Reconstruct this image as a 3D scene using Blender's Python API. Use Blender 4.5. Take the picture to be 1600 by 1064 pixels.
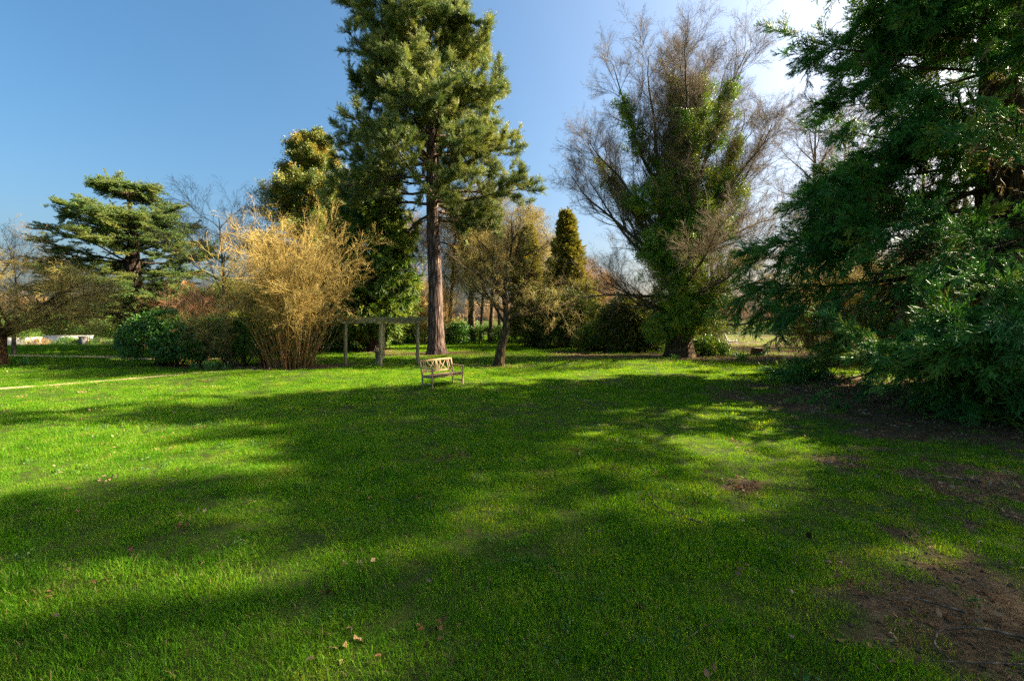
import bpy, bmesh, math, random
import numpy as np
from mathutils import Vector, Matrix

# ------------------------------------------------------------------ camera, sky, sun, exposure
for o in list(bpy.data.objects): bpy.data.objects.remove(o)
SC = bpy.context.scene
COL = SC.collection
R = math.radians
EYE = 2.2
cam_d = bpy.data.cameras.new('camera'); cam = bpy.data.objects.new('camera', cam_d); COL.objects.link(cam)
cam.location = (0, 0, EYE); cam.rotation_euler = (R(90), 0, 0)
cam_d.sensor_width = 36; cam_d.lens = 16.0; cam_d.shift_y = -0.02
cam_d.clip_start = 0.05; cam_d.clip_end = 3000
SC.camera = cam

SUN_AZ, SUN_EL = 77.0, 34.0          # degrees clockwise from the view direction (+Y), degrees above the horizon
world = bpy.data.worlds.new('World'); SC.world = world; world.use_nodes = True
wn = world.node_tree.nodes; wl = world.node_tree.links; wn.clear()
sky = wn.new('ShaderNodeTexSky'); sky.sky_type = 'NISHITA'; sky.sun_disc = False
sky.sun_elevation = R(SUN_EL); sky.sun_rotation = R(SUN_AZ)
sky.altitude = 50; sky.air_density = 1.0; sky.dust_density = 5.5; sky.ozone_density = 3.0
bg = wn.new('ShaderNodeBackground'); bg.inputs['Strength'].default_value = 0.052
wo = wn.new('ShaderNodeOutputWorld')
wb = wn.new('ShaderNodeHueSaturation'); wb.inputs['Saturation'].default_value = 1.27; wb.inputs['Hue'].default_value = .489   # the camera's colour rendering
wl.new(sky.outputs[0], wb.inputs['Color']); wl.new(wb.outputs[0], bg.inputs[0]); wl.new(bg.outputs[0], wo.inputs[0])
sun_d = bpy.data.lights.new('sun', 'SUN'); sun = bpy.data.objects.new('sun', sun_d); COL.objects.link(sun)
sun_d.energy = 5.0; sun_d.angle = R(0.55); sun_d.color = (1.0, 0.86, 0.64)
_sv = Vector((math.cos(R(SUN_EL))*math.sin(R(SUN_AZ)), math.cos(R(SUN_EL))*math.cos(R(SUN_AZ)), math.sin(R(SUN_EL))))
sun.location = _sv*60; sun.rotation_euler = _sv.to_track_quat('Z', 'Y').to_euler()
SC.view_settings.view_transform = 'Standard'; SC.view_settings.look = 'None'
SC.view_settings.gamma = 1.0; SC.view_settings.use_curve_mapping = False
SC.view_settings.exposure = 2.33
SC.render.engine = 'CYCLES'
SC.cycles.max_bounces = 7; SC.cycles.diffuse_bounces = 4; SC.cycles.glossy_bounces = 2
SC.cycles.transmission_bounces = 3; SC.cycles.transparent_max_bounces = 8
SC.cycles.use_denoising = False          # fine foliage keeps its grain
SC.cycles.use_adaptive_sampling = True; SC.cycles.adaptive_threshold = 0.015
SC.cycles.sample_clamp_indirect = .8; SC.cycles.sample_clamp_direct = 2.0; SC.cycles.blur_glossy = 1.0

rng = np.random.default_rng(11)
UP = np.array([0.0, 0.0, 1.0])

# ------------------------------------------------------------------ numeric helpers
def nrm(v): return v/np.maximum(np.linalg.norm(v, axis=-1, keepdims=True), 1e-9)
def sst(a, b, x):
    t = np.clip((x-a)/(b-a), 0, 1); return t*t*(3-2*t)
def _h(ix, iy, s):
    v = np.sin(ix*127.1+iy*311.7+s*74.7)*43758.5453
    return v-np.floor(v)
def vnoise(x, y, s=0):
    x = np.asarray(x, float); y = np.asarray(y, float)
    ix, iy = np.floor(x), np.floor(y); fx, fy = x-ix, y-iy
    fx = fx*fx*(3-2*fx); fy = fy*fy*(3-2*fy)
    return ((_h(ix, iy, s)*(1-fx)+_h(ix+1, iy, s)*fx)*(1-fy)+(_h(ix, iy+1, s)*(1-fx)+_h(ix+1, iy+1, s)*fx)*fy)
def fbm(x, y, s=0, o=3):
    t = 0; a = 1; n = 0
    for k in range(o):
        t = t+a*vnoise(np.asarray(x)*2**k, np.asarray(y)*2**k, s+k*7); n += a; a *= .5
    return t/n
def gz(x, y):
    """height of the lawn"""
    x = np.asarray(x, float); y = np.asarray(y, float)
    near = 1-sst(60, 90, np.hypot(x, y))
    z = ((fbm(x/7, y/7, 3, 2)-.5)*.22+(fbm(x/1.3, y/1.3, 5, 2)-.5)*.045)*near
    z = z+.16*np.exp(-(((x+9.5)/5)**2+((y-17.6)/1.6)**2))          # the low bank by the pergola
    z = z-1.05*sst(38, 47, y)*sst(12, 22, -x)*(1-sst(90, 140, y))  # the lane beyond the cedar lies lower
    return z
def track_y(x): return 14.6+np.clip((x+16.5)/5.6, 0, 1)*5.1-np.clip(-16.5-x, 0, 9)*.75
def soil(x, y):
    """0 turf .. 1 bare earth and litter"""
    x = np.asarray(x, float); y = np.asarray(y, float)
    n = fbm(x/1.0, y/1.0, 21, 4); n2 = fbm(x/.22, y/.22, 31, 3); big = fbm(x/3.2, y/3.2, 44, 2)
    d = np.hypot((x-13.5)/1.0, (y-11.5)/1.0)
    w = (1-sst(3.0, 11.5, d))*.95
    w = np.maximum(w, .80*np.exp(-(((x-7.0)/3.0)**2+((y-6.4)/2.4)**2)))
    w = np.maximum(w, .70*np.exp(-(((x-3.6)/2.3)**2+((y-3.4)/1.5)**2)))
    w = np.maximum(w, .16*np.exp(-(((x-2)/9)**2+((y-6)/6)**2)))
    m = sst(.52, .66, w+(n-.5)*.95+(n2-.5)*.75+(big-.5)*.35)
    def ell(cx, cy, rx, ry, e=.35):
        return 1-sst(1-e, 1+e, np.hypot((x-cx)/rx, (y-cy)/ry)+(n-.5)*1.1+(n2-.5)*.4)
    m = np.maximum(m, ell(-5.0, 30, 3.6, 2.2)); m = np.maximum(m, ell(-9.9, 32.5, 2.6, 1.6))
    m = np.maximum(m, ell(-11.2, 20.6, 3.0, 1.25)); m = np.maximum(m, ell(-15.5, 21.6, 3.5, .8))
    m = np.maximum(m, ell(-.7, 22.2, 1.5, .45)*.75); m = np.maximum(m, ell(-25, 22.3, .9, .5)*.6)
    m = np.maximum(m, ell(-29.3, 35, 3, 1.5)); m = np.maximum(m, ell(-16.1, 37, 4, 3))
    m = np.maximum(m, sst(.40, .56, n*.6+n2*.3+.28*(1-sst(0, 1, np.abs(y-26.5-(x-9)*-.12)/4.5))*sst(0, 3, x-.5)*(1-sst(17, 22, x)))*.85*(1-sst(.6, 1.1, np.abs(y-26.5)/4.8))*sst(0, 3, x-.5))
    m = np.maximum(m, (1-sst(.5, 1.2, np.abs(y-22.0-(x+7)*.08)/.75))*sst(-13.0, -12.0, x)*(1-sst(-4.8, -3.4, x)))   # path under the pergola
    m = np.maximum(m, (1-sst(.3, .9, np.abs(y-28.2-.2*np.sin(x*.5))))*sst(-4, -2.5, x)*(1-sst(3, 6, x))*sst(.3, .55, n)*.75)
    m = np.maximum(m, sst(19.5, 22.5, y+(x-15)*.15+(n-.5)*2)*sst(13.5, 16, x+(n-.5)*2)*.9*(1-sst(60, 70, y)))           # woodland floor
    return np.clip(m, 0, 1)

# ------------------------------------------------------------------ objects, names, labels
def tag(o, label=None, cat=None, group=None, kind=None):
    if label: o['label'] = label
    if cat: o['category'] = cat
    if group: o['group'] = group
    if kind: o['kind'] = kind
    return o
def empty(name, loc, rz=0):
    o = bpy.data.objects.new(name, None); COL.objects.link(o)
    o.location = loc; o.rotation_euler = (0, 0, rz); o.empty_display_size = .3
    return o
def thing(name, label, cat, loc, rz=0, group=None): return tag(empty(name, loc, rz), label, cat, group)
def np_mesh(name, V, Q=None, T=None, mat=None, smooth=True):
    """mesh from numpy vertices, quads and triangles"""
    me = bpy.data.meshes.new(name)
    V = np.asarray(V, np.float32).reshape(-1, 3)
    Q = np.zeros((0, 4), np.int32) if Q is None else np.asarray(Q, np.int32).reshape(-1, 4)
    T = np.zeros((0, 3), np.int32) if T is None else np.asarray(T, np.int32).reshape(-1, 3)
    me.vertices.add(len(V)); me.vertices.foreach_set('co', V.ravel())
    nl = Q.size+T.size
    if nl:
        me.loops.add(nl); me.loops.foreach_set('vertex_index', np.concatenate([Q.ravel(), T.ravel()]))
        st = np.concatenate([np.arange(len(Q))*4, Q.size+np.arange(len(T))*3]).astype(np.int32)
        me.polygons.add(len(st)); me.polygons.foreach_set('loop_start', st)
        if smooth: me.polygons.foreach_set('use_smooth', np.ones(len(st), bool))
    me.update(calc_edges=True)
    if mat: me.materials.append(mat)
    return me
def link(name, me, parent=None, loc=(0, 0, 0)):
    o = bpy.data.objects.new(name, me); COL.objects.link(o); o.location = loc
    if parent: o.parent = parent
    return o

class Geo:
    """collects quads and triangles"""
    def __init__(s): s.V = []; s.Q = []; s.T = []; s.n = 0
    def add(s, V, Q=None, T=None):
        V = np.asarray(V, float).reshape(-1, 3)
        if Q is not None and len(Q): s.Q.append(np.asarray(Q).reshape(-1, 4)+s.n)
        if T is not None and len(T): s.T.append(np.asarray(T).reshape(-1, 3)+s.n)
        s.V.append(V); s.n += len(V)
    def tubes(s, P, Rr, D, k=5):
        N, m, _ = P.shape
        ref = np.where(np.abs(D[..., 2:3]) > .9, np.array([1., 0, 0]), UP)
        a = nrm(np.cross(D, ref)); b = np.cross(D, a)
        th = np.arange(k)*2*math.pi/k
        ring = P[:, :, None, :]+Rr[:, :, None, None]*(np.cos(th)[None, None, :, None]*a[:, :, None, :]+np.sin(th)[None, None, :, None]*b[:, :, None, :])
        idx = np.arange(N*m*k).reshape(N, m, k); nx = np.roll(idx, -1, axis=2)
        Q = np.stack([idx[:, :-1], nx[:, :-1], nx[:, 1:], idx[:, 1:]], -1).reshape(-1, 4)
        s.add(ring.reshape(-1, 3), Q)
    def box(s, c, size, M=None, bev=0.0):
        x, y, z = np.asarray(size)/2
        V = np.array([[i*x, j*y, k*z] for k in (-1, 1) for j in (-1, 1) for i in (-1, 1)], float)
        if M is not None: V = V@np.asarray(M).T
        s.add(V+np.asarray(c), [[0, 2, 3, 1], [4, 5, 7, 6], [0, 1, 5, 4], [2, 6, 7, 3], [0, 4, 6, 2], [1, 3, 7, 5]])
    def mesh(s, name, mat=None, smooth=True):
        V = np.concatenate(s.V) if s.V else np.zeros((0, 3))
        return np_mesh(name, V, np.concatenate(s.Q) if s.Q else None, np.concatenate(s.T) if s.T else None, mat, smooth)
    def obj(s, name, mat, parent=None, loc=(0, 0, 0), smooth=True): return link(name, s.mesh(name, mat, smooth), parent, loc)

def perp(d):
    ref = np.where(np.abs(d[..., 2:3]) > .9, np.array([1., 0, 0]), UP)
    a = nrm(np.cross(d, ref)); return a, np.cross(d, a)
def grow(P0, D0, L, r0, r1, nseg, wob=.12, trop=(0, 0, 0), trop2=None):
    """grows N limbs at once; trop bends each step, trop2 bends the outer half"""
    P0 = np.asarray(P0, float).reshape(-1, 3); D = nrm(np.asarray(D0, float).reshape(-1, 3)); N = len(P0)
    L = np.broadcast_to(np.asarray(L, float), (N,)); r0 = np.broadcast_to(np.asarray(r0, float), (N,)); r1 = np.broadcast_to(np.asarray(r1, float), (N,))
    P = [P0]; DD = [D]; trop = np.asarray(trop, float)
    for i in range(nseg):
        t = trop if (trop2 is None or i < nseg/2) else np.asarray(trop2, float)
        D = nrm(D+rng.normal(0, wob, D.shape)+t)
        P.append(P[-1]+D*(L/nseg)[:, None]); DD.append(D)
    P = np.stack(P, 1); DD = np.stack(DD, 1)
    u = np.linspace(0, 1, nseg+1)[None]
    return P, r0[:, None]*(1-u)+r1[:, None]*u, DD
def along(P, Rr, D, n, t0, t1):
    """n stations on each limb: positions, directions, radii, parameter and parent index"""
    N, m, _ = P.shape
    t = t0+(t1-t0)*(np.arange(n)[None]+rng.random((N, n)))/n
    f = t*(m-1); i = np.minimum(f.astype(int), m-2); f = (f-i)
    k = np.arange(N)[:, None]
    p = P[k, i]*(1-f[..., None])+P[k, i+1]*f[..., None]
    d = nrm(D[k, i]*(1-f[..., None])+D[k, i+1]*f[..., None])
    r = Rr[k, i]*(1-f)+Rr[k, i+1]*f
    return p.reshape(-1, 3), d.reshape(-1, 3), r.ravel(), t.ravel(), np.repeat(np.arange(N), n)
def fork(d, a0, a1, flat=0.0, up=0.0):
    """directions forking off d at angles a0..a1 degrees; flat squeezes them towards the horizontal"""
    a, b = perp(d); n = len(d); ph = rng.random(n)*2*math.pi
    q = np.cos(ph)[:, None]*a+np.sin(ph)[:, None]*b
    if flat: q = nrm(q*np.array([1, 1, 1-flat]))
    an = np.radians(rng.uniform(a0, a1, n))[:, None]
    return nrm(np.cos(an)*d+np.sin(an)*q+UP*up)
def eulers(d, up=None, roll=0.0):
    """XYZ Euler angles that lay local X along d, local Z towards up"""
    d = nrm(d); n = len(d)
    up = np.broadcast_to(UP if up is None else up, d.shape)
    up = np.where((np.abs((d*up).sum(-1, keepdims=True)) > .97), np.array([1., .2, 0]), up)
    y = nrm(np.cross(up, d)); z = np.cross(d, y)
    if np.any(roll):
        ro = rng.uniform(-1, 1, n)[:, None]*roll
        y, z = np.cos(ro)*y+np.sin(ro)*z, np.cos(ro)*z-np.sin(ro)*y
    return np.stack([np.arctan2(y[:, 2], z[:, 2]), -np.arcsin(np.clip(d[:, 2], -1, 1)), np.arctan2(d[:, 1], d[:, 0])], -1)

# ------------------------------------------------------------------ materials
def newmat(name):
    m = bpy.data.materials.new(name); m.use_nodes = True
    nt = m.node_tree; nt.nodes.clear()
    return m, nt.nodes, nt.links
def ramp(n, pts):
    r = n.new('ShaderNodeValToRGB'); e = r.color_ramp.elements
    while len(e) < len(pts): e.new(.5)
    for k, (p, c) in zip(e, pts): k.position = p; k.color = (*c, 1)
    return r
def leaf_mat(name, cols, trans=.35, rough=.5, spec=.35, tcol=None, nscale=1.2, var=.6, fine=0):
    """leaf, blade or needle: colour varies per clump and over the crown; part of the light passes through"""
    m, n, l = newmat(name)
    oi = n.new('ShaderNodeObjectInfo'); g = n.new('ShaderNodeNewGeometry')
    no = n.new('ShaderNodeTexNoise'); no.inputs['Scale'].default_value = nscale; no.inputs['Detail'].default_value = 3
    l.new(g.outputs['Position'], no.inputs['Vector'])
    mx = n.new('ShaderNodeMath'); mx.operation = 'MULTIPLY_ADD'; mx.inputs[1].default_value = var
    l.new(oi.outputs['Random'], mx.inputs[0])
    ad = n.new('ShaderNodeMath'); ad.operation = 'MULTIPLY_ADD'; ad.inputs[1].default_value = 1.5; ad.inputs[2].default_value = -.25-var*.5
    l.new(no.outputs[0], ad.inputs[0]); l.new(ad.outputs[0], mx.inputs[2])
    gain = {'redwood_shoot': 2.2, 'ivy_leaf': 2.3, 'yew_leaf': 2.4, 'cedar_needle': 1.7, 'cypress_leaf': 2.6, 'hedge_leaf': 2.5, 'laurel_leaf': 1.6, 'drooping_conifer_leaf': 2.4, 'mixed_shrub_leaf': 2.2, 'pine_needle': 1.75, 'evergreen_oak_leaf': 1.7, 'grass_blade': 1.0, 'weed_leaf': 1.1, 'dry_blade': 1.0, 'dead_leaf': 1.0, 'bleached_leaf': .9, 'daffodil_petal': 1.0, 'brown_needle_litter': 1.0}.get(name, 1.15 if name == 'grey_twig' else 1.6 if 'twig' in name else 1.8)
    green = all(c[1] > c[0]*.95 for c in cols[:2]) and 'grass' not in name and 'pine' not in name
    cols = [tuple(min(.8, v*gain*k) for v, k in zip(c, (1.25, 1.12, .6) if green else (1, 1, 1))) for c in cols]
    k = len(cols); r = ramp(n, [(i/(k-1), c) for i, c in enumerate(cols)]); l.new(mx.outputs[0], r.inputs[0])
    if fine:                                    # single blades differ: some dull, some fresh
        fz = n.new('ShaderNodeTexNoise'); fz.inputs['Scale'].default_value = 55; fz.inputs['Detail'].default_value = 2; l.new(g.outputs['Position'], fz.inputs['Vector'])
        fr = ramp(n, [(.32, (.42, .45, .5)), (.5, (.95, .95, .95)), (.68, (1.7, 1.5, 1.6))]); l.new(fz.outputs[0], fr.inputs[0])
        fm = n.new('ShaderNodeMix'); fm.data_type = 'RGBA'; fm.blend_type = 'MULTIPLY'; fm.inputs['Factor'].default_value = 1
        l.new(r.outputs[0], fm.inputs['A']); l.new(fr.outputs[0], fm.inputs['B']); rc = fm.outputs['Result']
    else: rc = r.outputs[0]
    p = n.new('ShaderNodeBsdfPrincipled'); p.inputs['Roughness'].default_value = rough
    p.inputs['Specular IOR Level'].default_value = spec
    l.new(rc, p.inputs['Base Color'])
    out = n.new('ShaderNodeOutputMaterial')
    if trans > 0:
        t = n.new('ShaderNodeBsdfTranslucent'); ms = n.new('ShaderNodeMixShader'); ms.inputs[0].default_value = trans
        tc = n.new('ShaderNodeMix'); tc.data_type = 'RGBA'; tc.blend_type = 'MULTIPLY'; tc.inputs['Factor'].default_value = 1
        l.new(rc, tc.inputs['A']); tc.inputs['B'].default_value = (*(tcol or (1.5, 1.5, .7)), 1)
        l.new(tc.outputs['Result'], t.inputs['Color'])
        l.new(p.outputs[0], ms.inputs[1]); l.new(t.outputs[0], ms.inputs[2]); l.new(ms.outputs[0], out.inputs[0])
    else: l.new(p.outputs[0], out.inputs[0])
    return m
def bark_mat(name, c0, c1, c2=None, scale=(7, 7, 1.3), bump=.6, rough=.9):
    m, n, l = newmat(name)
    tc = n.new('ShaderNodeTexCoord'); mp = n.new('ShaderNodeMapping'); mp.inputs['Scale'].default_value = scale
    l.new(tc.outputs['Object'], mp.inputs[0])
    a = n.new('ShaderNodeTexNoise'); a.inputs['Scale'].default_value = 1.6; a.inputs['Detail'].default_value = 6; a.inputs['Roughness'].default_value = .65; a.inputs['Distortion'].default_value = .6
    v = n.new('ShaderNodeTexVoronoi'); v.feature = 'DISTANCE_TO_EDGE'; v.inputs['Scale'].default_value = 1.5
    l.new(mp.outputs[0], a.inputs['Vector'])
    mv = n.new('ShaderNodeMix'); mv.data_type = 'VECTOR'; mv.inputs['Factor'].default_value = .35
    l.new(mp.outputs[0], mv.inputs['A']); l.new(a.outputs['Color'], mv.inputs['B']); l.new(mv.outputs['Result'], v.inputs['Vector'])
    pw = n.new('ShaderNodeMath'); pw.operation = 'MULTIPLY'; pw.inputs[1].default_value = 3.0; pw.use_clamp = True; l.new(v.outputs['Distance'], pw.inputs[0])
    mm = n.new('ShaderNodeMath'); mm.operation = 'MULTIPLY'; l.new(pw.outputs[0], mm.inputs[0]); l.new(a.outputs[0], mm.inputs[1])
    r = ramp(n, [(.05, c0), (.45, c1), (.75, c2 or tuple(min(1, c*1.35) for c in c1))]); l.new(mm.outputs[0], r.inputs[0])
    p = n.new('ShaderNodeBsdfPrincipled'); p.inputs['Roughness'].default_value = rough; p.inputs['Specular IOR Level'].default_value = .2
    b = n.new('ShaderNodeBump'); b.inputs['Strength'].default_value = bump; b.inputs['Distance'].default_value = .06
    l.new(mm.outputs[0], b.inputs['Height']); l.new(b.outputs[0], p.inputs['Normal'])
    l.new(r.outputs[0], p.inputs['Base Color'])
    o = n.new('ShaderNodeOutputMaterial'); l.new(p.outputs[0], o.inputs[0])
    return m
def plain_mat(name, c0, c1, scale=6.0, rough=.7, bump=.15, stretch=(1, 1, 1), spec=.3):
    m, n, l = newmat(name)
    tc = n.new('ShaderNodeTexCoord'); mp = n.new('ShaderNodeMapping'); mp.inputs['Scale'].default_value = stretch
    l.new(tc.outputs['Object'], mp.inputs[0])
    a = n.new('ShaderNodeTexNoise'); a.inputs['Scale'].default_value = scale; a.inputs['Detail'].default_value = 6; a.inputs['Roughness'].default_value = .6
    l.new(mp.outputs[0], a.inputs['Vector'])
    r = ramp(n, [(.3, c0), (.7, c1)]); l.new(a.outputs[0], r.inputs[0])
    p = n.new('ShaderNodeBsdfPrincipled'); p.inputs['Roughness'].default_value = rough; p.inputs['Specular IOR Level'].default_value = spec
    b = n.new('ShaderNodeBump'); b.inputs['Strength'].default_value = bump; b.inputs['Distance'].default_value = .02
    l.new(a.outputs[0], b.inputs['Height']); l.new(b.outputs[0], p.inputs['Normal'])
    l.new(r.outputs[0], p.inputs['Base Color'])
    o = n.new('ShaderNodeOutputMaterial'); l.new(p.outputs[0], o.inputs[0])
    return m

M = {}
M['grass'] = leaf_mat('grass_blade', [(.036, .128, .006), (.070, .212, .009), (.108, .275, .012), (.15, .30, .020), (.21, .28, .04)], trans=.5, rough=.6, spec=.08, tcol=(2.0, 1.5, .35), nscale=1.3, var=.5, fine=1)
M['straw'] = leaf_mat('dry_blade', [(.20, .15, .05), (.34, .27, .10)], trans=.3, rough=.7, spec=.2, tcol=(1.2, 1.1, .8))
M['weed'] = leaf_mat('weed_leaf', [(.035, .10, .02), (.06, .15, .04)], trans=.3, rough=.5, nscale=3)
M['pine'] = leaf_mat('pine_needle', [(.036, .062, .020), (.075, .105, .028), (.140, .160, .042), (.20, .20, .06)], trans=.22, rough=.5, spec=.3, tcol=(1.3, 1.3, .7), nscale=.55, var=.7)
M['redwood'] = leaf_mat('redwood_shoot', [(.012, .046, .015), (.022, .074, .022), (.040, .108, .028), (.095, .12, .026)], trans=.12, rough=.5, spec=.3, nscale=.7, var=.6)
M['redwood_brown'] = leaf_mat('redwood_dead_shoot', [(.12, .08, .03), (.20, .14, .05)], trans=.1, rough=.7)
M['cedar'] = leaf_mat('cedar_needle', [(.026, .060, .024), (.055, .095, .034), (.115, .125, .045)], trans=.15, rough=.5, nscale=.6)
M['droop'] = leaf_mat('drooping_conifer_leaf', [(.018, .045, .012), (.045, .080, .018), (.105, .12, .028)], trans=.2, rough=.5, nscale=.7)
M['cypress'] = leaf_mat('cypress_leaf', [(.045, .055, .016), (.080, .085, .024), (.14, .12, .035)], trans=.15, rough=.6, nscale=.8)
M['yew'] = leaf_mat('yew_leaf', [(.020, .034, .009), (.045, .060, .016), (.085, .085, .026)], trans=.12, rough=.5, nscale=.8)
M['oak_green'] = leaf_mat('evergreen_oak_leaf', [(.026, .050, .018), (.055, .085, .026), (.10, .11, .033), (.19, .13, .04)], trans=.2, rough=.45, nscale=.75, var=.7)
M['ivy'] = leaf_mat('ivy_leaf', [(.018, .056, .010), (.040, .095, .014), (.090, .140, .020), (.17, .19, .03)], trans=.2, rough=.35, spec=.45, nscale=.8, var=.7)
M['laurel'] = leaf_mat('laurel_leaf', [(.012, .052, .011), (.024, .082, .015), (.055, .120, .022)], trans=.15, rough=.3, spec=.5, nscale=1.5)
M['hedge'] = leaf_mat('hedge_leaf', [(.014, .040, .010), (.028, .068, .014), (.060, .10, .02)], trans=.2, rough=.45, nscale=1.0)
M['gold_hedge'] = leaf_mat('golden_hedge_leaf', [(.10, .14, .01), (.20, .24, .015), (.32, .33, .02)], trans=.35, rough=.45, nscale=1.0)
M['privet'] = leaf_mat('mixed_shrub_leaf', [(.030, .060, .014), (.060, .090, .018), (.13, .12, .03)], trans=.25, rough=.45, nscale=1.0)
M['tw_gold'] = leaf_mat('golden_twig', [(.16, .105, .030), (.26, .185, .050), (.36, .27, .085)], trans=0, rough=.8, spec=.2, nscale=1.0, var=.8)
M['tw_olive'] = leaf_mat('lichen_twig', [(.12, .082, .024), (.21, .165, .045), (.30, .25, .075)], trans=0, rough=.8, spec=.2, nscale=.9, var=.8)
M['tw_grey'] = leaf_mat('grey_twig', [(.10, .075, .045), (.165, .125, .075), (.24, .18, .10)], trans=0, rough=.85, spec=.2, nscale=.5)
M['tw_brown'] = leaf_mat('brown_twig', [(.13, .075, .032), (.21, .13, .055), (.30, .20, .08)], trans=0, rough=.85, spec=.2, nscale=.5)
M['tw_red'] = leaf_mat('russet_twig', [(.20, .088, .038), (.32, .16, .07), (.42, .24, .11)], trans=0, rough=.8, spec=.2, nscale=1)
M['tw_dark'] = leaf_mat('dark_twig', [(.05, .036, .022), (.09, .062, .034)], trans=0, rough=.85, spec=.2, nscale=.5)
M['b_pine'] = bark_mat('pine_bark', (.045, .030, .024), (.22, .145, .11), (.36, .26, .21), scale=(8, 8, 1.0), bump=1.0)
M['b_redwood'] = bark_mat('redwood_bark', (.030, .020, .012), (.14, .088, .052), (.22, .15, .09), scale=(7, 7, .55), bump=1.0)
M['b_brown'] = bark_mat('brown_bark', (.035, .024, .013), (.15, .095, .045), (.26, .18, .08), scale=(9, 9, 2.2), bump=.8)
M['b_orange'] = bark_mat('orange_bark', (.06, .032, .015), (.26, .14, .055), (.38, .23, .10), scale=(9, 9, 3), bump=.7)
M['b_grey'] = bark_mat('grey_bark', (.06, .045, .028), (.19, .14, .085), (.26, .20, .12), scale=(8, 8, 2), bump=.7)
M['b_dark'] = bark_mat('dark_bark', (.018, .012, .008), (.07, .045, .03), (.13, .085, .055), scale=(8, 8, 1.2), bump=.9)
M['b_gold'] = bark_mat('golden_bark', (.14, .085, .022), (.30, .20, .05), (.42, .31, .09), scale=(14, 14, 4), bump=.3)
M['wood'] = plain_mat('weathered_bench_wood', (.22, .145, .07), (.42, .29, .15), scale=9, rough=.75, stretch=(1, 1, 1))
M['post'] = plain_mat('mossy_pergola_wood', (.16, .15, .06), (.33, .27, .14), scale=5, rough=.85)
M['gatewood'] = plain_mat('pale_gate_wood', (.42, .28, .14), (.55, .38, .20), scale=5)
M['white'] = plain_mat('white_render', (.60, .57, .53), (.74, .71, .66), scale=2, rough=.9, bump=.05)
M['pillar'] = plain_mat('dark_stone', (.08, .075, .075), (.16, .15, .15), scale=5, rough=.9)
M['stone'] = plain_mat('mossy_stone', (.11, .10, .065), (.22, .20, .14), scale=8, rough=.9)
M['drive'] = plain_mat('sandy_gravel', (.30, .21, .11), (.48, .36, .20), scale=26, rough=.95, bump=.4)
M['deadleaf'] = leaf_mat('dead_leaf', [(.10, .045, .018), (.22, .115, .045), (.30, .18, .085), (.36, .26, .15)], trans=.15, rough=.75, spec=.2, tcol=(1.2, 1, .8), nscale=.6, var=1.0)
M['paleleaf'] = leaf_mat('bleached_leaf', [(.13, .085, .045), (.27, .20, .13)], trans=.15, rough=.75, spec=.2, tcol=(1.1, 1, .8), nscale=.6, var=1.0)
M['daff'] = leaf_mat('daffodil_leaf', [(.04, .11, .05), (.09, .17, .08)], trans=.25, rough=.45, nscale=4)
M['petal'] = leaf_mat('daffodil_petal', [(.75, .50, .02), (.85, .65, .05)], trans=.3, rough=.6, nscale=9)
M['chair'] = plain_mat('weathered_white_paint', (.55, .53, .50), (.72, .70, .67), scale=8)
M['clod'] = plain_mat('crumbly_earth', (.045, .028, .013), (.13, .085, .042), scale=30, rough=.95, bump=.4)
M['needle_litter'] = leaf_mat('brown_needle_litter', [(.07, .036, .014), (.14, .078, .03), (.22, .14, .06)], trans=0, rough=.85, spec=.1, nscale=3, var=.9)

# ------------------------------------------------------------------ scattering of small leaves, twigs and blades (one object per crown)
def proto(name, me):
    return bpy.data.objects.new('proto_'+name, me)      # never linked to the scene: only its mesh is used
_groups = {}
def scatter_group(key, protos):
    if key in _groups: return _groups[key]
    g = bpy.data.node_groups.new(key, 'GeometryNodeTree')
    g.interface.new_socket('Geometry', in_out='INPUT', socket_type='NodeSocketGeometry')
    g.interface.new_socket('Geometry', in_out='OUTPUT', socket_type='NodeSocketGeometry')
    n, l = g.nodes, g.links
    gi = n.new('NodeGroupInput'); go = n.new('NodeGroupOutput')
    gti = n.new('GeometryNodeGeometryToInstance')
    for p in reversed(protos):
        oi = n.new('GeometryNodeObjectInfo'); oi.transform_space = 'ORIGINAL'; oi.inputs['Object'].default_value = p
        oi.inputs['As Instance'].default_value = False
        l.new(oi.outputs['Geometry'], gti.inputs[0])
    ip = n.new('GeometryNodeInstanceOnPoints'); ip.inputs['Pick Instance'].default_value = True
    def attr(nm, dt):
        a = n.new('GeometryNodeInputNamedAttribute'); a.data_type = dt; a.inputs['Name'].default_value = nm; return a
    ar = attr('rot', 'FLOAT_VECTOR'); asc = attr('scl', 'FLOAT'); ai = attr('idx', 'INT')
    e = n.new('FunctionNodeEulerToRotation')
    l.new(ar.outputs[0], e.inputs[0]); l.new(e.outputs[0], ip.inputs['Rotation'])
    l.new(asc.outputs[0], ip.inputs['Scale']); l.new(ai.outputs[0], ip.inputs['Instance Index'])
    l.new(gi.outputs[0], ip.inputs['Points']); l.new(gti.outputs[0], ip.inputs['Instance']); l.new(ip.outputs[0], go.inputs[0])
    _groups[key] = (g, len(protos))
    return _groups[key]
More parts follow.
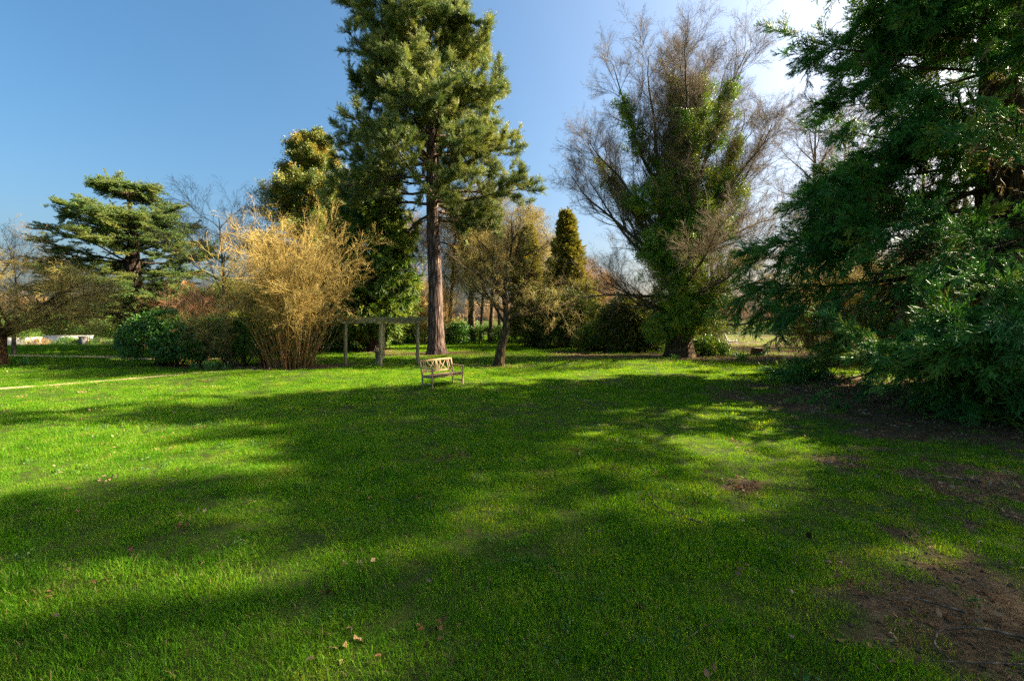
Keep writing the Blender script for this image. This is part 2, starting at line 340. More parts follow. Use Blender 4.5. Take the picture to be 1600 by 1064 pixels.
def scatter(name, sets, P, E, S, parent=None, loc=(0, 0, 0)):
    """one object of many small leaves (kind stuff); P in the parent's space"""
    g, k = sets
    me = np_mesh(name, P)
    n = len(P)
    a = me.attributes.new('rot', 'FLOAT_VECTOR', 'POINT'); a.data.foreach_set('vector', np.asarray(E, np.float32).ravel())
    a = me.attributes.new('scl', 'FLOAT', 'POINT'); a.data.foreach_set('value', np.broadcast_to(np.asarray(S, np.float32), (n,)).copy())
    a = me.attributes.new('idx', 'INT', 'POINT'); a.data.foreach_set('value', rng.integers(0, k, n).astype(np.int32))
    o = link(name, me, parent, loc)
    md = o.modifiers.new('scatter', 'NODES'); md.node_group = g
    o['kind'] = 'stuff'
    return o

def quadleaf(P, D, Nn, L, Wd, fold=.18):
    """diamond leaves: base, left, tip, right"""
    s = nrm(np.cross(D, Nn)); Nn = np.cross(s, D)
    L = np.asarray(L)[:, None]; Wd = np.asarray(Wd)[:, None]
    V = np.stack([P, P+D*L*.45+s*Wd*.5+Nn*Wd*fold, P+D*L, P+D*L*.45-s*Wd*.5+Nn*Wd*fold], 1)
    k = np.arange(len(P))[:, None]*4
    T = np.concatenate([k+np.array([[0, 2, 1]]), k+np.array([[0, 3, 2]])])
    return V.reshape(-1, 3), T
def rdir(n): return nrm(rng.normal(0, 1, (n, 3)))

def p_blades(n, rad, h0, h1, w, lean=.6):
    a = rng.random(n)*6.283; r = rad*np.sqrt(rng.random(n))
    P = np.stack([r*np.cos(a), r*np.sin(a), np.full(n, -.012)], 1)
    h = rng.uniform(h0, h1, n)*(1-.35*(r/rad)**2)
    la = rng.random(n)*6.283; ln = rng.uniform(.05, lean, n)+ (rng.random(n) < .12)*.5
    D = nrm(np.stack([np.cos(la)*ln, np.sin(la)*ln, np.ones(n)], 1))
    D2 = nrm(np.stack([np.cos(la)*(ln*2.2+.25), np.sin(la)*(ln*2.2+.25), np.full(n, .75)], 1))
    s = np.stack([-np.sin(la), np.cos(la), np.zeros(n)], 1); tw = rng.normal(0, .6, n)[:, None]
    s = nrm(s+tw*np.stack([np.cos(la), np.sin(la), np.zeros(n)], 1))
    w = w*rng.uniform(.7, 1.3, n)[:, None]
    mid = P+D*(h*.55)[:, None]; tip = mid+D2*(h*.5)[:, None]
    V = np.stack([P-s*w*.5, P+s*w*.5, mid+s*w*.42, mid-s*w*.42, tip], 1).reshape(-1, 3)
    k = np.arange(n)[:, None]*5
    return V, k+np.array([[0, 1, 2, 3]]), k+np.array([[3, 2, 4]])
def grass_protos(key, cnt, n, rad, h0, h1, w, straw=.06):
    ps = []
    for i in range(cnt):
        V, Q, T = p_blades(n, rad, h0, h1, w)
        me = np_mesh(key, V, Q, T, M['grass']); me.materials.append(M['straw'])
        dry = rng.random(n) < straw
        me.polygons.foreach_set('material_index', np.concatenate([dry, dry]).astype(np.int32))
        ps.append(proto(key, me))
    return scatter_group(key, ps)
def twig_protos(key, mat, cnt=4, L=1.0, n2=8, n3=4, r=.006, ang=(25, 50), wob=.13, up=.0, k=3, leafmat=None):
    ps = []
    for i in range(cnt):
        g = Geo()
        P, Rr, D = grow([[0, 0, 0]], [[1, 0, 0]], L, r, r*.35, 5, wob, (0, 0, up)); g.tubes(P, Rr, D, k)
        p, d, rr, t, _ = along(P, Rr, D, n2, .12, .98)
        P2, R2, D2 = grow(p, fork(d, *ang), L*(.62-.38*t)*rng.uniform(.7, 1.2, len(t)), r*.7, r*.3, 4, wob, (0, 0, up)); g.tubes(P2, R2, D2, k)
        if n3:
            p, d, rr, t, _ = along(P2, R2, D2, n3, .15, 1.0)
            P3, R3, D3 = grow(p, fork(d, *ang), L*.2*rng.uniform(.6, 1.3, len(t)), r*.5, r*.25, 2, wob*1.5, (0, 0, up)); g.tubes(P3, R3, D3, k)
        ps.append(proto(key, g.mesh(key, M[mat])))
    return scatter_group(key, ps)
def leaf_protos(key, mat, cnt=4, n=40, rad=.3, L=.09, W=.055, flat=1.0):
    ps = []
    for i in range(cnt):
        P = rdir(n)*rad*rng.random((n, 1))**.5*np.array([1, 1, flat])
        D = nrm(rdir(n)+P/rad*.8+np.array([0, 0, -.35])); Nn = nrm(rdir(n)*.7+P/rad+UP*.6)
        V, T = quadleaf(P, D, Nn, L*rng.uniform(.6, 1.25, n), W*rng.uniform(.7, 1.2, n))
        ps.append(proto(key, np_mesh(key, V, None, T, M[mat], smooth=False)))
    return scatter_group(key, ps)
def needle_protos(key, mat, cnt=4, tw=7, nd=26, L=.42, nl=.12, nw=.013, spread=35, rise=.3):
    """a bough end: a few shoots, each a brush of needles"""
    ps = []
    for i in range(cnt):
        d = fork(np.tile([[1., 0, 0]], (tw, 1)), 0, spread, up=rise*.5)
        P, Rr, D = grow(np.zeros((tw, 3)), d, L*rng.uniform(.6, 1.1, tw), .006, .003, 4, .1, (0, 0, .07*rise))
        p, dd, _, t, _ = along(P, Rr, D, nd, .2, 1.0)
        nd_d = fork(dd, 22, 55); Nn = rdir(len(p))
        V, T = quadleaf(p, nd_d, Nn, nl*rng.uniform(.7, 1.15, len(p)), np.full(len(p), nw), 0)
        g = Geo(); g.tubes(P, Rr, D, 3); g.add(V, None, T)
        ps.append(proto(key, g.mesh(key, M[mat])))
    return scatter_group(key, ps)
def cord_protos(key, mat, cnt=5, L=.6, n2=9, n3=5, w=.014, ang=(22, 45), flat=.55, droop=-.06, mat2=None):
    """a spray of scaly cord-like shoots"""
    ps = []
    for i in range(cnt):
        V_, T_ = [], []; off = 0
        P, Rr, D = grow([[0, 0, 0]], [[1, 0, 0]], L, .01, .006, 5, .08, (0, 0, droop))
        g = Geo(); g.tubes(P, Rr*.8, D, 3)
        p, d, _, t, _ = along(P, Rr, D, n2, .08, 1.0)
        P2, R2, D2 = grow(p, fork(d, *ang, flat=flat), L*(.58-.30*t)*rng.uniform(.7, 1.2, n2), w*.5, w*.4, 3, .08, (0, 0, droop)); g.tubes(P2, R2, D2, 3)
        p, d, _, t, _ = along(P2, R2, D2, n3, .1, 1.0)
        dd = fork(d, *ang, flat=flat*.7); n = len(p)
        V, T = quadleaf(p, dd, rdir(n), L*(.24 if n3 < 10 else .15)*rng.uniform(.6, 1.3, n), np.full(n, w*1.15), .3); g.add(V, None, T)
        me = g.mesh(key, M[mat])
        ps.append(proto(key, me))
    return scatter_group(key, ps)
def pad_protos(key, mat, cnt=4, L=.7, n2=11, n3=9):
    """a flat cedar plate: level shoots set with short upright rosettes"""
    ps = []
    for i in range(cnt):
        g = Geo()
        P, Rr, D = grow([[0, 0, 0]], [[1, 0, 0]], L, .010, .005, 4, .06); g.tubes(P, Rr, D, 3)
        p, d, _, t, _ = along(P, Rr, D, n2, .05, 1.0)
        P2, R2, D2 = grow(p, fork(d, 35, 65, flat=.93), L*(.6-.35*t), .006, .004, 3, .08); g.tubes(P2, R2, D2, 3)
        p, d, _, t, _ = along(P2, R2, D2, n3, .0, 1.0)
        p = np.repeat(p, 5, 0); n = len(p)
        dd = nrm(rdir(n)+np.array([0, 0, .75])); V, T = quadleaf(p, dd, rdir(n), rng.uniform(.05, .09, n), np.full(n, .016), 0); g.add(V, None, T)
        ps.append(proto(key, g.mesh(key, M[mat])))
    return scatter_group(key, ps)

# ------------------------------------------------------------------ ground
def axis(lo, hi, s, far, g=1.22):
    a = list(np.arange(lo, hi+1e-6, s)); x, st = a[-1], s
    while x < far: st *= g; x += st; a.append(x)
    x, st = a[0], s; b = []
    while x > -far: st *= g; x -= st; b.append(x)
    return np.array(b[::-1]+a)
def ground_mat():
    m, n, l = newmat('lawn_soil')
    at = n.new('ShaderNodeAttribute'); at.attribute_name = 'soil'
    g = n.new('ShaderNodeNewGeometry')
    n1 = n.new('ShaderNodeTexNoise'); n1.inputs['Scale'].default_value = 14; n1.inputs['Detail'].default_value = 8; n1.inputs['Roughness'].default_value = .7
    n2 = n.new('ShaderNodeTexNoise'); n2.inputs['Scale'].default_value = 1.1; n2.inputs['Detail'].default_value = 4
    for q in (n1, n2): l.new(g.outputs['Position'], q.inputs['Vector'])
    so = ramp(n, [(.25, (.030, .019, .009)), (.5, (.090, .058, .027)), (.72, (.19, .13, .065))]); l.new(n1.outputs[0], so.inputs[0])
    tu = ramp(n, [(.25, (.016, .022, .004)), (.5, (.040, .060, .008)), (.8, (.080, .11, .014))])
    ad = n.new('ShaderNodeMath'); ad.operation = 'MULTIPLY_ADD'; ad.inputs[1].default_value = .5; l.new(n1.outputs[0], ad.inputs[0])
    a2 = n.new('ShaderNodeMath'); a2.operation = 'MULTIPLY'; a2.inputs[1].default_value = .5; l.new(n2.outputs[0], a2.inputs[0]); l.new(a2.outputs[0], ad.inputs[2])
    l.new(ad.outputs[0], tu.inputs[0])
    mx = n.new('ShaderNodeMix'); mx.data_type = 'RGBA'; l.new(at.outputs['Fac'], mx.inputs['Factor']); l.new(tu.outputs[0], mx.inputs['A']); l.new(so.outputs[0], mx.inputs['B'])
    p = n.new('ShaderNodeBsdfPrincipled'); p.inputs['Roughness'].default_value = .95; p.inputs['Specular IOR Level'].default_value = .1
    b = n.new('ShaderNodeBump'); b.inputs['Strength'].default_value = .8; b.inputs['Distance'].default_value = .03; l.new(n1.outputs[0], b.inputs['Height']); l.new(b.outputs[0], p.inputs['Normal'])
    l.new(mx.outputs['Result'], p.inputs['Base Color']); o = n.new('ShaderNodeOutputMaterial'); l.new(p.outputs[0], o.inputs[0])
    return m
xs = axis(-34, 30, .2, 900); ys = axis(0, 44, .2, 900)
GX, GY = np.meshgrid(xs, ys, indexing='ij')
sm = soil(GX, GY)
GZ = gz(GX, GY)
nx_, ny_ = GX.shape
ii = np.arange(nx_*ny_).reshape(nx_, ny_)
gm = np_mesh('ground', np.stack([GX, GY, GZ], -1), np.stack([ii[:-1, :-1], ii[1:, :-1], ii[1:, 1:], ii[:-1, 1:]], -1), None, ground_mat())
a = gm.attributes.new('soil', 'FLOAT', 'POINT'); a.data.foreach_set('value', sm.astype(np.float32).ravel())
tag(link('ground', gm), kind='structure')

def ribbon(name, pts, w, mat, lift=.012, n=60):
    """a level strip that follows the lawn"""
    pts = np.array(pts, float); s = np.r_[0, np.cumsum(np.linalg.norm(np.diff(pts, axis=0), axis=1))]
    u = np.linspace(0, s[-1], n); c = np.stack([np.interp(u, s, pts[:, i]) for i in (0, 1)], 1)
    t = nrm(np.gradient(c, axis=0)); q = np.stack([-t[:, 1], t[:, 0]], 1)
    V = []
    for k in np.linspace(-1, 1, 7):
        e = c+q*(k*w*.5*(1+.25*(vnoise(u*.9, u*0+k*3, 9)-.5)*abs(k)))[:, None] if np.isscalar(k) else c
        V.append(np.stack([e[:, 0], e[:, 1], gz(e[:, 0], e[:, 1])+lift], 1))
    V = np.stack(V, 1); i = np.arange(n*7).reshape(n, 7)
    me = np_mesh(name, V, np.stack([i[:-1, :-1], i[:-1, 1:], i[1:, 1:], i[1:, :-1]], -1), None, M[mat])
    return tag(link(name, me), kind='structure')
ribbon('garden_path', [(-50, 28.6), (-36, 28.0), (-28, 27.2), (-20, 25.6), (-16, 25.2)], 1.0, 'drive', .03)
ribbon('worn_track', [(t, float(track_y(np.array(t)))) for t in np.linspace(-21.5, -10.9, 20)], .42, 'drive', .016)
ribbon('lane', [(-80, 50), (-50, 49.5), (-30, 50), (-18, 54)], 4.0, 'drive', .05)

# ------------------------------------------------------------------ grass
def field(y0, y1, dens, margin=1.6):
    n = int(dens*(1.2*(y1*y1-y0*y0)+2*margin*(y1-y0)))
    y = np.sqrt(rng.uniform((y0)**2, y1**2, n)); x = rng.uniform(-1, 1, n)*(1.17*y+margin)
    return x, y
def lay_grass(name, sets, y0, y1, dens, s0, s1, cut=.5, keep=.07):
    x, y = field(y0, y1, dens)
    so = soil(x, y); ok = (rng.random(len(x)) > so*.95-keep)
    ok &= ~((np.abs(y-27.3-(x+28)*-.12) < .55) & (x < -17))
    ok &= ~((y > 41) & (x < -14))
    ok &= ~((np.abs(y-track_y(x)) < .17+.10*rng.random(len(x))) & (x > -21.5) & (x < -10.9) & (rng.random(len(x)) < .8))
    x, y, so = x[ok], y[ok], so[ok]
    if y0 < 12:                                             # worn gaps between tufts
        gp = fbm(x/.30, y/.30, 55, 2) > .36+.10*fbm(x/2.3, y/2.3, 57, 2)
    else: gp = np.ones(len(x), bool)
    tall = .55*fbm(x/1.6, y/1.6, 71, 3)+.45*fbm(x/.35, y/.35, 73, 2)
    s = (s0+(s1-s0)*sst(.3, .7, tall))*(1-.35*so)*np.where(gp, 1, .62)*rng.uniform(.85, 1.15, len(x))
    P = np.stack([x, y, gz(x, y)], 1)
    E = np.stack([rng.normal(0, .10, len(x)), rng.normal(0, .10, len(x)), rng.random(len(x))*6.283], 1)
    return scatter(name, sets, P, E, s)
gr_near = grass_protos('grass_near', 8, 130, .18, .030, .105, .0046, .03)
gr_mid = grass_protos('grass_mid', 6, 170, .32, .030, .075, .0075, .03)
gr_far = grass_protos('grass_far', 6, 200, .75, .035, .075, .018, .02)
tag(lay_grass('grass', gr_near, 1.6, 9.0, 72, .5, 1.35), 'green lawn grass in the foreground', kind='stuff')
tag(lay_grass('short_grass', gr_near, 1.6, 9.0, 46, .38, .62), 'short undergrowth of the foreground turf', kind='stuff')
tag(lay_grass('grass', gr_mid, 9.0, 20, 30, .55, 1.3), 'green lawn grass in the middle of the garden', kind='stuff')
tag(lay_grass('grass', gr_far, 20, 62, 5.5, .75, 1.2), 'green lawn grass towards the far trees', kind='stuff')
# low weeds, clover and litter in the turf
wd = leaf_protos('weed_proto', 'weed', 5, 26, .11, .045, .034, .22)
x, y = field(1.8, 12, 9); k = fbm(x/.9, y/.9, 91, 3)+rng.normal(0, .05, len(x)) > .66
x, y = x[k], y[k]
tag(scatter('ground_weeds', wd, np.stack([x, y, gz(x, y)+.035], 1), np.stack([rng.normal(0, .15, len(x)), rng.normal(0, .15, len(x)), rng.random(len(x))*6.28], 1), rng.uniform(.35, .8, len(x))),
    'low clover and broad weeds among the grass', 'weeds', kind='stuff')
lt = leaf_protos('litter_proto', 'deadleaf', 5, 9, .22, .07, .045, .10)
x, y = field(2.2, 40, 10); so = soil(x, y); k = rng.random(len(x)) < so*.85*np.where(y > 20, 1, .9)+.08
x, y = x[k], y[k]
tag(scatter('leaf_litter', lt, np.stack([x, y, gz(x, y)+.02], 1), np.stack([rng.normal(0, .1, len(x)), rng.normal(0, .1, len(x)), rng.random(len(x))*6.28], 1), rng.uniform(.5, 1.1, len(x))),
    'brown dead leaves and needles on the bare earth', 'leaf litter', kind='stuff')
tl = twig_protos('litter_twig', 'tw_dark', 4, .5, 4, 0, .005, (20, 60), .25)
x, y = field(2.4, 17, 7); so = soil(x, y); k = rng.random(len(x)) < so*.8
x, y = x[k], y[k]; d = rdir(len(x)); d[:, 2] *= .12
tag(scatter('twig_litter', tl, np.stack([x, y, gz(x, y)+.02], 1), eulers(d, roll=3), rng.uniform(.4, 1.2, len(x))),
    'fine dead twigs scattered on the bare earth at the right', 'twigs', kind='stuff')

# crumbs of earth and brown redwood needles on the bare ground
def clod_protos():
    ps = []
    for i in range(4):
        g = Geo()
        for k in range(12):
            c = np.r_[rng.normal(0, .12, 2), .002]; r = rng.uniform(.006, .020)
            V = np.array([[1, 0, 0], [-1, 0, 0], [0, 1, 0], [0, -1, 0], [0, 0, .8], [0, 0, -.6]])*r*rng.uniform(.6, 1.3, (6, 1)); g.add(V+c, None, [[0, 2, 4], [2, 1, 4], [1, 3, 4], [3, 0, 4], [2, 0, 5], [1, 2, 5], [3, 1, 5], [0, 3, 5]])
        ps.append(proto('clods', g.mesh('clods', M['clod'], False)))
    return scatter_group('clod_kit', ps)
def needle_mat_protos():
    ps = []
    for i in range(4):
        n = 70; P = np.stack([rng.normal(0, .12, n), rng.normal(0, .12, n), rng.uniform(.004, .03, n)], 1); a = rng.random(n)*6.28
        D = nrm(np.stack([np.cos(a), np.sin(a), rng.normal(0, .18, n)], 1)); V, T = quadleaf(P, D, nrm(rdir(n)*.4+UP), rng.uniform(.03, .11, n), rng.uniform(.004, .008, n), .1)
        ps.append(proto('needle_mat', np_mesh('needle_mat', V, None, T, M['needle_litter'])))
    return scatter_group('needle_mat_kit', ps)
for nm, kit, dn, pr, lb, ct in [('earth_crumbs', clod_protos(), 22, .7, 'small crumbs of bare earth between the grass on the right', 'earth crumbs'), ('needle_litter', needle_mat_protos(), 22, .8, 'brown shed conifer needles under the redwood', 'needle litter')]:
    x, y = field(2.2, 16, dn); so = soil(x, y); k = (rng.random(len(x)) < so*pr) & (x > -6); x, y = x[k], y[k]
    tag(scatter(nm, kit, np.stack([x, y, gz(x, y)], 1), np.stack([x*0, x*0, rng.random(len(x))*6.28], 1), rng.uniform(.7, 1.3, len(x))), lb, ct, kind='stuff')

# ------------------------------------------------------------------ tree building blocks
def ground_at(x, y): return float(gz(x, y))
def bole(path, radii, k=20, ridge=.06, flare=.5, flare_h=.9, seed=1, lobes=7):
    """a trunk as real geometry: flared root buttresses at the foot and uneven ridges above"""
    path = np.array(path, float); radii = np.array(radii, float)
    s = np.r_[0, np.cumsum(np.linalg.norm(np.diff(path, axis=0), axis=1))]
    n = max(10, int(s[-1]/.28)); u = np.linspace(0, 1, n)**1.25*s[-1]
    c = np.stack([np.interp(u, s, path[:, i]) for i in range(3)], 1)
    c[1:-1] = (c[:-2]+2*c[1:-1]+c[2:])/4
    r = np.interp(u, s, radii); d = nrm(np.gradient(c, axis=0))
    th = np.arange(k)*2*math.pi/k
    fl = np.exp(-u/flare_h)*flare
    lob = .5+.5*np.cos(th[None]*lobes+seed+1.1*np.sin(th[None]*2+seed*2))
    rr = r[:, None]*(1+fl[:, None]*(.35+.65*lob)+ridge*(vnoise(th[None]*6+seed*5, u[:, None]*.5, seed)-.5)*2+ridge*.6*np.sin(th[None]*11+seed+u[:, None]*.35))
    a, b = perp(d)
    V = c[:, None, :]+rr[..., None]*(np.cos(th)[None, :, None]*a[:, None]+np.sin(th)[None, :, None]*b[:, None])
    i = np.arange(n*k).reshape(n, k); j = np.roll(i, -1, 1)
    g = Geo(); g.add(V, np.stack([i[:-1], j[:-1], j[1:], i[1:]], -1)); return g, c, r, d
def sel(P, Rr, D, i): return P[i:i+1], Rr[i:i+1], D[i:i+1]
def limbs_as_parts(root, mat, L1, L2=None, par2=None, L3=None, par3=None, k=(7, 5, 4), name='branch', nmax=400):
    """each first-order limb with the shoots it carries is one part"""
    P, Rr, D = L1
    for i in range(len(P)):
        g = Geo(); g.tubes(*sel(P, Rr, D, i), k[0])
        if L2 is not None:
            w = np.where(par2 == i)[0]
            if len(w):
                g.tubes(L2[0][w], L2[1][w], L2[2][w], k[1])
                if L3 is not None:
                    w3 = np.where(np.isin(par3, w))[0]
                    if len(w3): g.tubes(L3[0][w3], L3[1][w3], L3[2][w3], k[2])
        g.obj(name, M[mat], root)
def limbs_joined(root, mat, levels, k=(6, 4, 3), name='branches'):
    g = Geo()
    for lv, kk in zip(levels, k): g.tubes(*lv, kk)
    return tag(g.obj(name, M[mat], root), kind='stuff')
def cat3(*a): return np.concatenate(a)

# small leaf and twig kits shared by the crowns
K_pine = needle_protos('pine_kit', 'pine', 5, 8, 24, .50, .15, .017, 42, .5)
K_red = cord_protos('redwood_kit', 'redwood', 8, .62, 13, 11, .014, (18, 42), .35, -.05)
K_redb = cord_protos('redwood_dead_kit', 'redwood_brown', 3, .5, 7, 4, .012, (18, 40), .35, -.10)
K_pad = pad_protos('cedar_kit', 'cedar', 5, .8)
K_droop = cord_protos('drooping_kit', 'droop', 5, .8, 11, 6, .035, (14, 36), .25, -.13)
K_cyp = cord_protos('cypress_kit', 'cypress', 5, .6, 11, 6, .035, (16, 38), .2, .03)
K_yew = cord_protos('yew_kit', 'yew', 5, .7, 11, 6, .040, (20, 45), .3, .0)
K_oak = leaf_protos('evergreen_oak_kit', 'oak_green', 5, 70, .42, .12, .07)
K_ivy = leaf_protos('ivy_kit', 'ivy', 5, 90, .27, .072, .06)
K_ivys = leaf_protos('ivy_small_kit', 'ivy', 5, 26, .22, .10, .08)
K_lau = leaf_protos('laurel_kit', 'laurel', 5, 44, .34, .16, .062)
K_hed = leaf_protos('hedge_kit', 'hedge', 5, 60, .36, .11, .05)
K_gold = leaf_protos('golden_hedge_kit', 'gold_hedge', 4, 60, .32, .09, .05)
K_priv = leaf_protos('shrub_kit', 'privet', 5, 50, .34, .09, .05)
T_gold = twig_protos('gold_twigs', 'tw_gold', 5, 1.0, 7, 3, .0085, (22, 55), .16)
T_olive = twig_protos('lichen_twigs', 'tw_olive', 5, 1.0, 8, 4, .0085, (25, 65), .24)
T_grey = twig_protos('grey_twigs', 'tw_grey', 5, 1.0, 7, 3, .0062, (20, 45), .12, .02)
T_brown = twig_protos('brown_twigs', 'tw_brown', 5, 1.0, 7, 3, .0065, (20, 48), .14, .02)
T_red = twig_protos('russet_twigs', 'tw_red', 4, .8, 8, 4, .0065, (15, 38), .12, .04)

def tips(sets, name, root, L, n, t0, t1, a0, a1, s0, s1, up=0.0, flat=0.0, roll=3.0, bias=None, jit=0.0, keep=None):
    """small sprays along a set of limbs"""
    p, d, r, t, par = along(*L, n, t0, t1)
    dd = fork(d, a0, a1, flat=flat, up=up)
    if bias is not None: dd = nrm(dd+np.asarray(bias))
    if jit: p = p+rng.normal(0, jit, p.shape)
    s = rng.uniform(s0, s1, len(p))
    if keep is not None:
        w = keep(p, t); p, dd, s = p[w], dd[w], s[w]
    return scatter(name, sets, p, eulers(dd, roll=roll), s, root)

# ------------------------------------------------------------------ the big pine
def big_pine():
    x0, y0 = -5.0, 30.0
    root = thing('pine_tree', 'tallest pine with a bare reddish trunk, standing behind the bench', 'tree', (x0, y0, ground_at(x0, y0)))
    g, c, r, d = bole([(0, 0, -.25), (-.05, 0, 4), (-.25, 0, 10), (-.4, 0, 17), (-.5, 0, 23.9)], [.54, .45, .38, .25, .05], k=30, ridge=.05, flare=.75, flare_h=.55, seed=3)
    g.obj('trunk', M['b_pine'], root)
    # reach of the crown to the left and to the right at each height
    zz = [7.6, 9.5, 11.5, 13.2, 15.5, 18, 20.2, 22, 23.2, 23.9]
    lf = [4.8, 7.0, 7.5, 7.1, 6.3, 5.8, 5.5, 4.9, 3.2, 1.0]
    rt = [3.4, 5.6, 6.9, 6.4, 5.4, 4.6, 3.8, 3.0, 2.0, .6]
    n = 80
    z = 9.0+(23.5-9.0)*np.linspace(0, 1, n)**.95+rng.normal(0, .15, n)
    az = np.arange(n)*2.39996+rng.normal(0, .25, n)
    L = np.interp(z, zz, lf)*(.5-.5*np.cos(az))+np.interp(z, zz, rt)*(.5+.5*np.cos(az)); L *= rng.uniform(.70, 1.06, n)
    el = np.interp(z, [9, 11, 16, 21, 23.5], [-.14, .04, .24, .38, .7])+rng.normal(0, .08, n)
    P0 = np.stack([np.interp(z, c[:, 2], c[:, 0]), np.interp(z, c[:, 2], c[:, 1]), z], 1)
    D0 = np.stack([np.cos(az)*np.cos(el), np.sin(az)*np.cos(el), np.sin(el)], 1)
    L1 = grow(P0, D0, L, np.interp(z, [7, 24], [.13, .04]), .018, 9, .09, (0, 0, .015), (0, 0, .05))
    p, dd, rr, t, p2 = along(*L1, 13, .22, .99)
    L2 = grow(p, fork(dd, 32, 66, flat=.45), (L[p2]*(.40-.24*t))*rng.uniform(.6, 1.2, len(t))+.3, rr*.45, .007, 5, .12, (0, 0, .05))
    # a few long dead lower limbs
    m = 9; az2 = rng.random(m)*6.28; z2 = rng.uniform(6.2, 9.2, m)
    dead = grow(np.stack([z2*0-.2, z2*0, z2], 1), np.stack([np.cos(az2), np.sin(az2), np.full(m, -.15)], 1), rng.uniform(2.5, 5, m), .05, .012, 7, .12, (0, 0, .03))
    limbs_as_parts(root, 'b_pine', L1, L2, p2)
    dp, ddd, dr, dt, dpi = along(*dead, 6, .3, 1)
    limbs_as_parts(root, 'b_pine', dead, grow(dp, fork(ddd, 30, 60), .9, .015, .005, 4, .15), dpi)
    q, qd, _, qt, _ = along(*L2, 8, .15, 1.05)
    q2, qd2, _, _, _ = along(*L1, 9, .45, 1.03)
    Pp = np.concatenate([q, q2]); Dd = np.concatenate([fork(qd, 5, 45, up=.35), fork(qd2, 5, 50, up=.35)])
    # foliage sits in separate tufts with gaps between
    cl = fbm((Pp[:, 0]+Pp[:, 1]*.5)/1.1, (Pp[:, 2]+Pp[:, 1]*.4)/.8, 12, 2)
    k = cl > .27
    scatter('crown', K_pine, Pp[k], eulers(Dd[k], roll=3), rng.uniform(.8, 1.4, k.sum()), root)
big_pine()

